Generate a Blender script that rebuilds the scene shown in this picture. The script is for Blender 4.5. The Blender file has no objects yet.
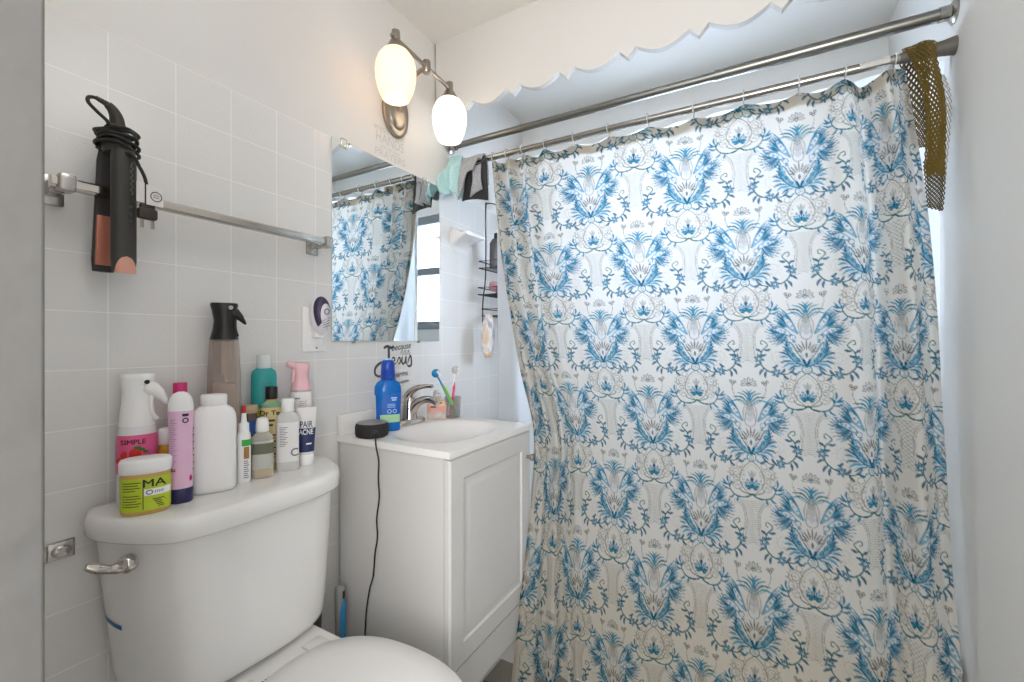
import bpy, bmesh, math, random
import numpy as np
from mathutils import Vector, Matrix
random.seed(4)
rng = np.random.default_rng(7)
SC = bpy.context.scene
COL = SC.collection
R = math.radians
PI = math.pi

# ------------------------------------------------------------------ materials
def lin(c):
    return tuple((v/12.92 if v <= 0.04045 else ((v+0.055)/1.055)**2.4) for v in c)

def hexc(h):
    h = h.lstrip('#')
    return lin(tuple(int(h[i:i+2], 16)/255 for i in (0, 2, 4)))

def new_mat(name):
    m = bpy.data.materials.new(name)
    m.use_nodes = True
    nt = m.node_tree
    for n in list(nt.nodes):
        nt.nodes.remove(n)
    out = nt.nodes.new('ShaderNodeOutputMaterial')
    return m, nt, out

def N(nt, kind, **kw):
    n = nt.nodes.new(kind)
    for k, v in kw.items():
        if k in n.inputs.keys() if hasattr(n.inputs, 'keys') else False:
            n.inputs[k].default_value = v
        else:
            setattr(n, k, v)
    return n

def mat(name, col, rough=0.5, metal=0.0, trans=0.0, ior=1.45, bump=0.0, bscale=60.0, var=0.0, vscale=6.0,
        coat=0.0, emit=None, estr=0.0, spec=0.5, alpha=1.0, sub=0.0):
    """principled material with a little procedural colour variation and bump"""
    m, nt, out = new_mat(name)
    b = nt.nodes.new('ShaderNodeBsdfPrincipled')
    c = hexc(col) if isinstance(col, str) else col
    b.inputs['Base Color'].default_value = (*c, 1)
    b.inputs['Roughness'].default_value = rough
    b.inputs['Metallic'].default_value = metal
    b.inputs['Transmission Weight'].default_value = trans
    b.inputs['IOR'].default_value = ior
    b.inputs['Coat Weight'].default_value = coat
    b.inputs['Specular IOR Level'].default_value = spec
    b.inputs['Alpha'].default_value = alpha
    if sub:
        b.inputs['Subsurface Weight'].default_value = sub
        b.inputs['Subsurface Radius'].default_value = (0.01, 0.01, 0.01)
    if emit:
        b.inputs['Emission Color'].default_value = (*hexc(emit), 1)
        b.inputs['Emission Strength'].default_value = estr
    if var or bump:
        tc = nt.nodes.new('ShaderNodeTexCoord')
    if var:
        n = nt.nodes.new('ShaderNodeTexNoise'); n.inputs['Scale'].default_value = vscale
        n.inputs['Detail'].default_value = 4
        nt.links.new(tc.outputs['Object'], n.inputs['Vector'])
        mx = nt.nodes.new('ShaderNodeMix'); mx.data_type = 'RGBA'
        mx.inputs[6].default_value = (*[v*(1-var) for v in c], 1)
        mx.inputs[7].default_value = (*[min(1, v*(1+var)) for v in c], 1)
        nt.links.new(n.outputs['Fac'], mx.inputs[0])
        nt.links.new(mx.outputs[2], b.inputs['Base Color'])
    if bump:
        n = nt.nodes.new('ShaderNodeTexNoise'); n.inputs['Scale'].default_value = bscale
        n.inputs['Detail'].default_value = 3
        nt.links.new(tc.outputs['Object'], n.inputs['Vector'])
        bp = nt.nodes.new('ShaderNodeBump'); bp.inputs['Strength'].default_value = bump
        bp.inputs['Distance'].default_value = 0.004
        nt.links.new(n.outputs['Fac'], bp.inputs['Height'])
        nt.links.new(bp.outputs['Normal'], b.inputs['Normal'])
    nt.links.new(b.outputs[0], out.inputs[0])
    return m

# ------------------------------------------------------------------ mesh helpers
class MB:
    """collects shapes; build() links them as ONE mesh object"""
    def __init__(s): s.v = []; s.f = []; s.mi = []
    def add(s, verts, faces, mi=0, M=None):
        o = len(s.v)
        for p in verts:
            p = Vector(p)
            s.v.append(tuple(M @ p) if M is not None else tuple(p))
        for f in faces:
            s.f.append([i+o for i in f]); s.mi.append(mi)
        return s
    def box(s, a, b, mi=0, bev=0.0, seg=2, M=None):
        bm = bmesh.new(); bmesh.ops.create_cube(bm, size=1)
        for v in bm.verts:
            v.co = Vector([(a[i]+b[i])/2 + v.co[i]*(b[i]-a[i]) for i in range(3)])
        if bev:
            bmesh.ops.bevel(bm, geom=list(bm.edges), offset=bev, segments=seg, profile=0.5, affect='EDGES')
        bm.verts.index_update()
        s.add([v.co for v in bm.verts], [[v.index for v in f.verts] for f in bm.faces], mi, M); bm.free(); return s
    def loft(s, rings, close=True, cap0=True, cap1=True, mi=0, M=None):
        n = len(rings[0]); vs = [p for r in rings for p in r]; fs = []
        for i in range(len(rings)-1):
            for j in range(n if close else n-1):
                k = (j+1) % n
                fs.append([i*n+j, i*n+k, (i+1)*n+k, (i+1)*n+j])
        if cap0: fs.append(list(range(n))[::-1])
        if cap1: fs.append([(len(rings)-1)*n+j for j in range(n)])
        return s.add(vs, fs, mi, M)
    def tube(s, pts, r, seg=10, mi=0, cap=True, M=None, closed=False):
        pts = [Vector(p) for p in pts]; n = len(pts)
        rr = r if isinstance(r, (list, tuple)) else [r]*n
        tang = []
        for i in range(n):
            if closed: t = pts[(i+1) % n]-pts[i-1]
            else: t = pts[min(i+1, n-1)]-pts[max(i-1, 0)]
            tang.append(t.normalized())
        up = Vector((0, 0, 1)) if abs(tang[0].z) < 0.9 else Vector((1, 0, 0))
        u = tang[0].cross(up).normalized(); rings = []
        for i in range(n):
            u = (u - tang[i]*u.dot(tang[i]))
            u = u.normalized() if u.length > 1e-6 else tang[i].orthogonal().normalized()
            w = tang[i].cross(u)
            rings.append([tuple(pts[i]+(u*math.cos(2*PI*k/seg)+w*math.sin(2*PI*k/seg))*rr[i]) for k in range(seg)])
        if closed:
            rings.append(rings[0]); cap = False
        return s.loft(rings, True, cap, cap, mi, M)
    def lathe(s, prof, seg=32, rx=1.0, ry=1.0, n=2.0, c=(0, 0, 0), mi=0, cap0=True, cap1=True, M=None):
        """prof: list of (z, radius) ; elliptical / superelliptical section"""
        rings = []
        for z, r in prof:
            rings.append([(c[0]+r*rx*sgnpow(math.cos(a), 2/n), c[1]+r*ry*sgnpow(math.sin(a), 2/n), c[2]+z)
                          for a in [2*PI*k/seg for k in range(seg)]])
        return s.loft(rings, True, cap0, cap1, mi, M)
    def sphere(s, c, r, seg=16, rings=10, mi=0, sc=(1, 1, 1), M=None):
        rg = []
        for i in range(rings+1):
            t = PI*i/rings
            rg.append([(c[0]+sc[0]*max(r*math.sin(t), 1e-5)*math.cos(2*PI*k/seg), c[1]+sc[1]*max(r*math.sin(t), 1e-5)*math.sin(2*PI*k/seg),
                        c[2]-sc[2]*r*math.cos(t)) for k in range(seg)])
        return s.loft(rg, True, True, True, mi, M)
    def build(s, name, mats, parent=None, loc=(0, 0, 0), rz=0.0, smooth=40):
        me = bpy.data.meshes.new(name)
        me.from_pydata(s.v, [], s.f)
        mats = mats if isinstance(mats, (list, tuple)) else [mats]
        for m in mats: me.materials.append(m)
        if len(mats) > 1:
            me.polygons.foreach_set('material_index', s.mi)
        me.update()
        bm = bmesh.new(); bm.from_mesh(me); bmesh.ops.recalc_face_normals(bm, faces=bm.faces); bm.to_mesh(me); bm.free()
        if smooth:
            me.polygons.foreach_set('use_smooth', [True]*len(me.polygons))
            me.set_sharp_from_angle(angle=R(smooth))
        o = bpy.data.objects.new(name, me); COL.objects.link(o)
        o.location = loc; o.rotation_euler = (0, 0, rz)
        if parent: o.parent = parent
        return o

def sgnpow(v, p): return math.copysign(abs(v)**p, v)

def thing(name, label, cat, loc=(0, 0, 0), rz=0.0, group=None):
    o = bpy.data.objects.new(name, None); COL.objects.link(o)
    o.empty_display_size = 0.03
    o.location = loc; o.rotation_euler = (0, 0, rz)
    return tag(o, label, cat, group)

def tag(o, label, cat, group=None):
    o['label'] = label; o['category'] = cat
    if group: o['group'] = group
    return o

def struct(o):
    o['kind'] = 'structure'; return o

def spline(pts, n=8, closed=False):
    P = [np.array(p, float) for p in pts]; L = len(P); out = []
    rngi = range(L if closed else L-1)
    for i in rngi:
        if closed: a, b, c, d = P[i-1], P[i], P[(i+1) % L], P[(i+2) % L]
        else: a, b, c, d = P[max(i-1, 0)], P[i], P[i+1], P[min(i+2, L-1)]
        for k in range(n):
            t = k/n
            out.append(0.5*((2*b)+(-a+c)*t+(2*a-5*b+4*c-d)*t*t+(-a+3*b-3*c+d)*t**3))
    if not closed: out.append(P[-1])
    return [tuple(p) for p in out]

def text_geo(body, size, bold=0.0, align='CENTER'):
    cu = bpy.data.curves.new('txt', 'FONT'); cu.body = body; cu.size = 1.0
    cu.align_x = align; cu.align_y = 'CENTER'; cu.resolution_u = 3
    o = bpy.data.objects.new('txt', cu); COL.objects.link(o)
    dg = bpy.context.evaluated_depsgraph_get()
    me = bpy.data.meshes.new_from_object(o.evaluated_get(dg))
    bm = bmesh.new(); bm.from_mesh(me)
    for v_ in bm.verts: v_.co = v_.co*size
    x0, x1 = min(v.co.x for v in bm.verts), max(v.co.x for v in bm.verts)
    for k in range(1, int((x1-x0)/0.0015)):
        bmesh.ops.bisect_plane(bm, geom=list(bm.verts)+list(bm.edges)+list(bm.faces), plane_co=(x0+0.0015*k, 0, 0), plane_no=(1, 0, 0))
    bm.verts.index_update()
    vs = [tuple(v.co) for v in bm.verts]; fs = [[v.index for v in f.verts] for f in bm.faces]; bm.free()
    if bold:                                             # heavier strokes: the same letters again, a hair to either side
        n0 = len(vs); v0, f0 = list(vs), list(fs)
        for k, (sx_, sy_) in enumerate(((1, 0), (-1, 0), (0, 1), (0, -1))):
            vs += [(x+sx_*bold, y+sy_*bold, z) for x, y, z in v0]; fs += [[i+n0*(k+1) for i in q] for q in f0]
    bpy.data.objects.remove(o); bpy.data.curves.remove(cu); bpy.data.meshes.remove(me)
    return vs, fs

CAM = (1.10, 0.0)
def face(x, y, off=0.0):
    """turn a thing at x, y so that its front (+X) looks at the doorway"""
    return math.atan2(CAM[1]-y, CAM[0]-x)+off

# palette
WHITE = mat('white_plastic', '#f1f0ee', 0.35, var=0.02)
BLACKP = mat('black_plastic', '#1d1c1c', 0.3, var=0.1)
DARK = mat('dark_rubber', '#262321', 0.6, var=0.1)
CHROME = mat('chrome', '#cfcac4', 0.12, 1.0, bump=0.02, bscale=8)
NICKEL = mat('brushed_nickel', '#a39a8f', 0.28, 1.0, bump=0.03, bscale=120)
STEEL = mat('rod_steel', '#85847f', 0.3, 1.0, bump=0.03, bscale=150)
STEELB = mat('bright_rod_steel', '#a3a09a', 0.18, 1.0, bump=0.02, bscale=90)
PORC = mat('porcelain', '#e6e4e0', 0.12, coat=0.3, var=0.015, vscale=3)
SEATW = mat('seat_plastic', '#dedcd9', 0.2, var=0.015)
LAMIN = mat('white_laminate', '#cfcdca', 0.4, var=0.02, vscale=4)
TOPW = mat('cultured_marble', '#e9e6e2', 0.25, coat=0.2, var=0.02)
DRYW = mat('painted_drywall', '#dddad6', 0.6, var=0.02, vscale=2, bump=0.12, bscale=25)
CEIL = mat('ceiling_paint', '#e4e1dc', 0.7, var=0.015, vscale=2)
CLEARP = mat('clear_plastic', '#f4f6f6', 0.08, trans=0.95, ior=1.2)
def thin_clear(name, col, body=0.25, rough=0.1):
    """thin-walled clear plastic: part see-through, part pale body, with a gloss"""
    m, nt, out = new_mat(name)
    t = nt.nodes.new('ShaderNodeBsdfTransparent'); t.inputs[0].default_value = (*[0.4+0.6*v for v in hexc(col)], 1)
    b = nt.nodes.new('ShaderNodeBsdfPrincipled'); b.inputs['Base Color'].default_value = (*hexc(col), 1); b.inputs['Roughness'].default_value = rough
    lw = nt.nodes.new('ShaderNodeLayerWeight'); lw.inputs['Blend'].default_value = 0.35
    mr = nt.nodes.new('ShaderNodeMapRange'); mr.inputs['To Min'].default_value = body; mr.inputs['To Max'].default_value = min(1, body+0.5)
    mx = nt.nodes.new('ShaderNodeMixShader')
    nt.links.new(lw.outputs['Facing'], mr.inputs['Value']); nt.links.new(mr.outputs[0], mx.inputs[0])
    nt.links.new(t.outputs[0], mx.inputs[1]); nt.links.new(b.outputs[0], mx.inputs[2]); nt.links.new(mx.outputs[0], out.inputs[0])
    return m
INK = mat('ink', '#2b2b2e', 0.6, var=0.1)
WINK = mat('white_ink', '#f2f2f2', 0.6, var=0.02)

# tile -----------------------------------------------------------------
def tile_mat():
    m, nt, out = new_mat('white_wall_tile')
    tc = nt.nodes.new('ShaderNodeTexCoord')
    mp = nt.nodes.new('ShaderNodeSeparateXYZ'); nt.links.new(tc.outputs['Object'], mp.inputs[0])
    cb = nt.nodes.new('ShaderNodeCombineXYZ')
    def m_(op, a, b=None):
        n = nt.nodes.new('ShaderNodeMath'); n.operation = op
        for i, x in enumerate((a, b)):
            if x is None: continue
            if isinstance(x, (int, float)): n.inputs[i].default_value = x
            else: nt.links.new(x, n.inputs[i])
        return n.outputs[0]
    sh = m_('ADD', mp.outputs[0], mp.outputs[1])
    nt.links.new(m_('SUBTRACT', sh, 0.357-0.1135*10), cb.inputs[0])
    nt.links.new(m_('SUBTRACT', mp.outputs[2], 1.698-0.1086*20), cb.inputs[1])
    br = nt.nodes.new('ShaderNodeTexBrick')
    br.offset = 0.0; br.squash = 1.0
    br.inputs['Scale'].default_value = 1.0
    br.inputs['Brick Width'].default_value = 0.1135; br.inputs['Row Height'].default_value = 0.1086
    br.inputs['Mortar Size'].default_value = 0.0011; br.inputs['Mortar Smooth'].default_value = 0.3
    br.inputs['Color1'].default_value = (*hexc('#dddbd8'), 1)
    br.inputs['Color2'].default_value = (*hexc('#dad8d5'), 1)
    br.inputs['Mortar'].default_value = (*hexc('#efedea'), 1)
    nt.links.new(cb.outputs[0], br.inputs['Vector'])
    b = nt.nodes.new('ShaderNodeBsdfPrincipled')
    b.inputs['Roughness'].default_value = 0.22
    nt.links.new(br.outputs['Color'], b.inputs['Base Color'])
    # embossed marks on the glaze and a slightly raised grout joint
    no = nt.nodes.new('ShaderNodeTexNoise'); no.inputs['Scale'].default_value = 28
    no.inputs['Detail'].default_value = 2; no.inputs['Distortion'].default_value = 1.6
    nt.links.new(tc.outputs['Object'], no.inputs['Vector'])
    rp = nt.nodes.new('ShaderNodeValToRGB'); rp.color_ramp.elements[0].position = 0.6; rp.color_ramp.elements[1].position = 0.66
    nt.links.new(no.outputs['Fac'], rp.inputs[0])
    n2 = nt.nodes.new('ShaderNodeTexNoise'); n2.inputs['Scale'].default_value = 7
    nt.links.new(tc.outputs['Object'], n2.inputs['Vector'])
    bp = nt.nodes.new('ShaderNodeBump'); bp.inputs['Strength'].default_value = 0.35; bp.inputs['Distance'].default_value = 0.0012
    h = m_('ADD', m_('MULTIPLY', rp.outputs[0], 0.45), m_('ADD', m_('MULTIPLY', br.outputs['Fac'], -0.8), m_('MULTIPLY', n2.outputs['Fac'], 2.0)))
    nt.links.new(h, bp.inputs['Height'])
    nt.links.new(bp.outputs[0], b.inputs['Normal'])
    nt.links.new(b.outputs[0], out.inputs[0])
    return m
TILE = tile_mat()

def floor_mat():
    m, nt, out = new_mat('floor_tile')
    tc = nt.nodes.new('ShaderNodeTexCoord')
    br = nt.nodes.new('ShaderNodeTexBrick'); br.offset = 0.5
    br.inputs['Scale'].default_value = 1; br.inputs['Brick Width'].default_value = 0.3; br.inputs['Row Height'].default_value = 0.3
    br.inputs['Mortar Size'].default_value = 0.003
    br.inputs['Color1'].default_value = (*hexc('#8b857c'), 1); br.inputs['Color2'].default_value = (*hexc('#7f7a72'), 1)
    br.inputs['Mortar'].default_value = (*hexc('#5c5853'), 1)
    nt.links.new(tc.outputs['Object'], br.inputs['Vector'])
    b = nt.nodes.new('ShaderNodeBsdfPrincipled'); b.inputs['Roughness'].default_value = 0.4
    nt.links.new(br.outputs['Color'], b.inputs['Base Color']); nt.links.new(b.outputs[0], out.inputs[0])
    return m

# ------------------------------------------------------------------ the room
CEZ = 2.25
XR = 1.488
struct(MB().box((-0.2, -2.2, -0.08), (3.2, 2.3, 0)).build('floor', floor_mat(), smooth=0))
struct(MB().box((-0.2, -0.02, CEZ), (1.75, 2.3, CEZ+0.1)).build('ceiling', CEIL, smooth=0))
wl = struct(MB().box((-0.15, -0.02, 0), (-0.007, 2.2, CEZ)).build('wall_left', DRYW, smooth=0))
tl = MB().box((-0.007, 0.108, 0), (0.0, 2.065, 1.699), bev=0.003).build('trim_1', TILE, smooth=30); struct(tl)
# right wall: the plastered stretch near the door stands a little proud of the tub wall and its edge leans
rw = MB()
rw.box((1.4965, 1.2, 0), (1.65, 2.2, CEZ))
e0, e1 = 1.262, 1.338
rw.add([(XR, -0.02, 0), (XR, e0, 0), (XR, e1, CEZ), (XR, -0.02, CEZ), (1.65, -0.02, 0), (1.65, e0, 0), (1.65, e1, CEZ), (1.65, -0.02, CEZ)],
       [[0, 1, 2, 3], [4, 7, 6, 5], [1, 5, 6, 2], [0, 4, 5, 1], [3, 2, 6, 7], [0, 3, 7, 4]])
struct(rw.build('wall_right', mat('right_wall_paint', '#e2e0dc', 0.6, var=0.02, vscale=2, bump=0.1, bscale=25), smooth=0))
# front wall with the doorway the photograph is taken through
fw = MB(); fw.box((-0.15, -0.02, 0), (0.60, 0.108, CEZ)); fw.box((0.60, -0.02, 2.05), (1.75, 0.108, CEZ))
struct(fw.build('wall_front', DRYW, smooth=0))
JAMB = mat('old_jamb_paint', '#787673', 0.42, var=0.07, vscale=14, bump=0.9, bscale=16)
jm = MB(); jm.box((0.595, -0.03, 0), (0.648, 0.1118, 2.05), bev=0.003, seg=3)
zz = 0.0
struct(jm.build('door_1', JAMB, smooth=40))
# back wall with the window opening
WX0, WX1, WZ0, WZ1, YB = 0.50, 1.12, 1.17, 1.86, 2.065
bw = MB()
bw.box((-0.15, YB, 0), (WX0, YB+0.12, CEZ)); bw.box((WX1, YB, 0), (1.65, YB+0.12, CEZ))
bw.box((WX0, YB, 0), (WX1, YB+0.12, WZ0)); bw.box((WX0, YB, WZ1), (WX1, YB+0.12, CEZ))
struct(bw.build('wall_back', mat('alcove_paint', '#eceae6', 0.6, var=0.02, vscale=2, bump=0.1, bscale=25), smooth=0))
WFR = mat('window_frame_grey', '#8d8f92', 0.45, var=0.04)
wf = MB()
for a, b in (((WX0, WZ0), (WX1, WZ0+0.05)), ((WX0, WZ1-0.05), (WX1, WZ1)), ((WX0, WZ0), (WX0+0.045, WZ1)), ((WX1-0.045, WZ0), (WX1, WZ1)),
             ((WX0, 1.50), (WX1, 1.545))):
    wf.box((a[0], YB+0.02, a[1]), (b[0], YB+0.07, b[1]), bev=0.004)
win = struct(wf.build('window_1', WFR))
GLASS, nt_, out_ = new_mat('frosted_pane')
tr_ = nt_.nodes.new('ShaderNodeBsdfTransparent'); tr_.inputs[0].default_value = (0.93, 0.96, 1, 1)
tl_ = nt_.nodes.new('ShaderNodeBsdfTranslucent'); tl_.inputs[0].default_value = (0.9, 0.94, 1, 1)
mx_ = nt_.nodes.new('ShaderNodeMixShader'); mx_.inputs[0].default_value = 0.88
nt_.links.new(tr_.outputs[0], mx_.inputs[1]); nt_.links.new(tl_.outputs[0], mx_.inputs[2]); nt_.links.new(mx_.outputs[0], out_.inputs[0])
MB().box((WX0+0.04, YB+0.042, WZ0+0.04), (WX1-0.04, YB+0.047, 1.51)).build('window_pane', GLASS, win, smooth=0)
MB().box((WX0+0.04, YB+0.042, 1.535), (WX1-0.04, YB+0.047, WZ1-0.04)).build('window_pane', GLASS, win, smooth=0)

# scalloped valance board over the tub
def scallop_edge():
    pts = []; p = 0.2007; tipz = 1.960; x0 = 0.1395-p
    k = 0
    while x0+k*p < XR+0.3:
        t = x0+k*p
        pts.append((t, tipz))
        pts.append((t+0.026, tipz+0.028))
        for q in range(1, 10):
            a = q/10
            pts.append((t+0.026+a*(p-0.052), tipz+0.028-0.030*math.sin(PI*a)))
        pts.append((t+p-0.026, tipz+0.028))
        k += 1
    out = [q for q in pts if 0.0 < q[0] < XR]
    return [(0.0, tipz+0.004)]+out+[(XR, tipz+0.01)]
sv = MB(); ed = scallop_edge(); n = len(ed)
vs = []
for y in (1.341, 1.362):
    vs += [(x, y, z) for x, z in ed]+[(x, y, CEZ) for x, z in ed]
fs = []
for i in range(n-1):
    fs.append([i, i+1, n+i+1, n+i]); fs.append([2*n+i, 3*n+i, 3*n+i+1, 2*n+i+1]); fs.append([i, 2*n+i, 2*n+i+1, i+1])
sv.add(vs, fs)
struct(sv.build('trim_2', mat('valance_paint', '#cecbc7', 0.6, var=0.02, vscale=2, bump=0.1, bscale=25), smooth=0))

# ------------------------------------------------------------------ light fixture
vl = thing('vanity_light', 'two-lamp brushed nickel wall light above the mirror', 'wall light', (0, 1.128, 1.89))
b = MB()
pr = [(0.0, 1.0), (0.008, 1.0), (0.013, 0.9), (0.013, 0.72), (0.019, 0.66), (0.022, 0.5), (0.022, 0.01)]
Mx = Matrix(((0, 0, 1, -0.007), (0, 1, 0, 0), (1, 0, 0, 0), (0, 0, 0, 1)))
b.lathe(pr, 40, 0.088, 0.060, M=Mx)
b.build('backplate', NICKEL, vl)
b = MB(); b.tube(spline([(0.01, 0, 0.0), (0.03, 0, 0.03), (0.06, 0, 0.085), (0.10, 0, 0.106), (0.135, 0, 0.113)], 6), 0.007, 12)
b.build('arm', NICKEL, vl)
b = MB(); b.tube([(0.135, -0.158, 0.126), (0.135, 0.137, 0.102)], 0.0065, 14)
b.lathe([(-0.020, 0.012), (-0.016, 0.014), (0.016, 0.014), (0.020, 0.012)], 18, c=(0.135, 0.0, 0.113))
b.build('bar', NICKEL, vl)
def shade_mat(name, col, strg):
    m, nt, out = new_mat(name)
    t = nt.nodes.new('ShaderNodeBsdfTranslucent'); t.inputs[0].default_value = (*hexc(col), 1)
    d = nt.nodes.new('ShaderNodeBsdfDiffuse'); d.inputs[0].default_value = (*hexc(col), 1)
    e = nt.nodes.new('ShaderNodeEmission'); e.inputs[0].default_value = (*hexc(col), 1); e.inputs[1].default_value = strg
    m1 = nt.nodes.new('ShaderNodeMixShader'); m1.inputs[0].default_value = 0.5
    a = nt.nodes.new('ShaderNodeAddShader')
    nt.links.new(t.outputs[0], m1.inputs[1]); nt.links.new(d.outputs[0], m1.inputs[2])
    nt.links.new(m1.outputs[0], a.inputs[0]); nt.links.new(e.outputs[0], a.inputs[1]); nt.links.new(a.outputs[0], out.inputs[0])
    return m
SHADE_W = shade_mat('warm_lit_opal_glass', '#fff1dc', 0.24)
SHADE_C = shade_mat('white_lit_opal_glass', '#fffaf2', 0.38)
BULB_W = mat('warm_bulb', '#fff2d8', 0.4, emit='#ffe2b0', estr=1.6)
BULB_C = mat('white_bulb', '#ffffff', 0.4, emit='#fff8ee', estr=2.2)
for dy, sm, bmt, nm in ((-0.140, SHADE_W, BULB_W, 'warm glowing opal glass shade'), (0.123, SHADE_C, BULB_C, 'white glowing opal glass shade')):
    b = MB(); dzl = -0.011-0.085*dy
    b.lathe([(0.146, 0.008), (0.145, 0.0125), (0.146-0.03, 0.0135), (0.112, 0.018), (0.100, 0.024), (0.090, 0.031), (0.084, 0.034)], 26, c=(0.135, dy, dzl))
    b.build('socket_cup', NICKEL, vl)
    outer = [(0.088, 0.028), (0.079, 0.040), (0.064, 0.051), (0.045, 0.0580), (0.022, 0.0608), (-0.004, 0.0590), (-0.028, 0.0535), (-0.050, 0.0455), (-0.060, 0.0410)]
    inner = [(z, r-0.003) for z, r in outer[::-1]]
    b = MB(); b.lathe(outer+inner, 40, c=(0.135, dy, dzl), cap0=False, cap1=False)
    s = b.build('lamp_shade', sm, vl, smooth=60); s['label'] = nm
    b = MB(); b.sphere((0.135, dy, dzl-0.012), 0.026, 20, 12, sc=(1, 1, 1.3)); b.lathe([(-0.01, 0.017), (0.08, 0.013)], 16, c=(0.135, dy, dzl))
    b.build('bulb', bmt, s if False else vl)

# ------------------------------------------------------------------ mirror
MIR = mat('silvered_glass', '#e6eaea', 0.015, 1.0)
MEDGE = mat('mirror_edge', '#9fa6a4', 0.2, 0.6)
mr = thing('wall_mirror', 'frameless rectangular mirror clipped to the tiled wall above the sink', 'mirror', (0, 1.1075, 1.10))
b = MB(); b.box((0.0015, -0.2455, 0), (0.0065, 0.2455, 0.598)); b.build('mirror_glass', [MIR], mr, smooth=0)
for y in (-0.205, 0.16):
    b = MB(); b.box((0.001, y-0.009, 0.583), (0.011, y+0.009, 0.606), bev=0.002); b.tube([(0.001, y+0.018, 0.592), (0.012, y+0.018, 0.592)], 0.006, 12)
    b.build('mirror_clip', CLEARP, mr)
for y in (-0.165, 0.13):
    b = MB(); b.tube([(0.0, y, -0.003), (0.009, y, -0.003)], 0.004, 12); b.build('clip_screw', NICKEL, mr)

# ------------------------------------------------------------------ towel bar
tb = thing('towel_bar', 'square chrome towel bar on the tiled wall behind the toilet', 'towel rail', (0, 0.53, 1.37))
OLDCH = mat('worn_chrome', '#b9b6b1', 0.22, 0.85, var=0.12, vscale=40)
b = MB()
sec = [(-0.009, -0.010), (-0.009, 0.010), (0.004, 0.010), (0.006, 0.006), (0.009, 0.006), (0.009, -0.006), (0.006, -0.006), (0.004, -0.010)]
b.loft([[(0.06+x, y, z) for x, z in sec] for y in (-0.268, 0.276)])
b.build('rail', CHROME, tb, smooth=20)
for sgn, y in ((-1, -0.250), (1, 0.272)):
    b = MB()
    b.box((0.0, y-0.022, -0.030), (0.008, y+0.014, 0.024), bev=0.003)
    b.box((0.008, y-0.012, -0.014), (0.05, y+0.008, 0.012), bev=0.004)
    b.box((0.043, y-0.011, -0.015), (0.076, y+0.012, 0.015), bev=0.005)
    b.build('bracket', OLDCH, tb)

# ------------------------------------------------------------------ hair straightener
HS = mat('matte_charcoal', '#3a3835', 0.45, var=0.06)
COPPER = mat('copper_plate', '#c07a62', 0.35, 0.35, var=0.05)
COPT = mat('copper_tip', '#d39a86', 0.35, 0.3, var=0.04)
CORD = mat('black_cord', '#191817', 0.5, var=0.1)
TAGW = mat('paper_tag', '#dcd8d6', 0.7, var=0.05)
hs = thing('hair_straightener', 'black hair straightener with copper plates hooked over the towel bar', 'hair straightener', (0.092, 0.3485, 1.225))
def arm(mb, top, bot, ry, rx, flip):
    rings = []
    for t in np.linspace(0, 1, 12):
        c = Vector(top).lerp(Vector(bot), t)
        k = 1.0 if 0.06 < t < 0.985 else 0.88
        ring = []
        for j in range(24):
            a = 2*PI*j/24
            x, y = math.cos(a), math.sin(a)
            x = sgnpow(x, 0.8)*rx*k; y = sgnpow(y, 0.75)*ry*k
            if flip*x < 0: x *= 0.35
            ring.append((c.x+x, c.y+y, c.z))
        rings.append(ring)
    mb.loft(rings)
b = MB(); arm(b, (0, 0, 0.225), (0, 0.0, 0.0), 0.0185, 0.014, 1); b.build('front_arm', HS, hs)
b = MB(); arm(b, (-0.040, -0.006, 0.225), (-0.060, -0.009, 0.004), 0.0175, 0.010, -1); b.build('back_arm', HS, hs)
b = MB()
b.box((-0.059, -0.0235, 0.010), (-0.0525, 0.0085, 0.10), bev=0.001, M=Matrix.Translation((0.004, 0, 0)) @ Matrix.Rotation(R(5.0), 4, 'Y'))
b.build('heating_plate', COPPER, hs)
b = MB()
rings = []
for t in np.linspace(0, 1, 12):
    w = 0.0150*math.sqrt(max(1-t**2.2, 0))+0.0002
    ring_ = []
    for off in (0.0006, -0.002):
        rr_ = []
        for y in np.linspace(-w, w, 9):
            sn = min(abs(y/0.0185)**(1/0.75), 0.999); rr_.append((0.014*math.sqrt(1-sn*sn)**0.8+off, y, -0.003+0.030*t))
        ring_ += rr_ if off > 0 else rr_[::-1]
    rings.append(ring_)
b.loft(rings, close=True); b.build('copper_tip', COPT, hs)
b = MB()
for z, r in ((0.118, 0.003), (0.105, 0.0025), (0.092, 0.002)):
    b.tube([(0.012, 0.006, z), (0.0155, 0.006, z)], r, 10)
b.build('button', mat('button_grey', '#4a4745', 0.4), hs)
b = MB(); b.tube(spline([(0.0142, 0.0075+0.0022*math.sin(k*2.4), 0.140+0.0042*k) for k in range(15)], 4), 0.0006, 6)
b.build('script_mark', mat('grey_print', '#7c7876', 0.5), hs)
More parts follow.
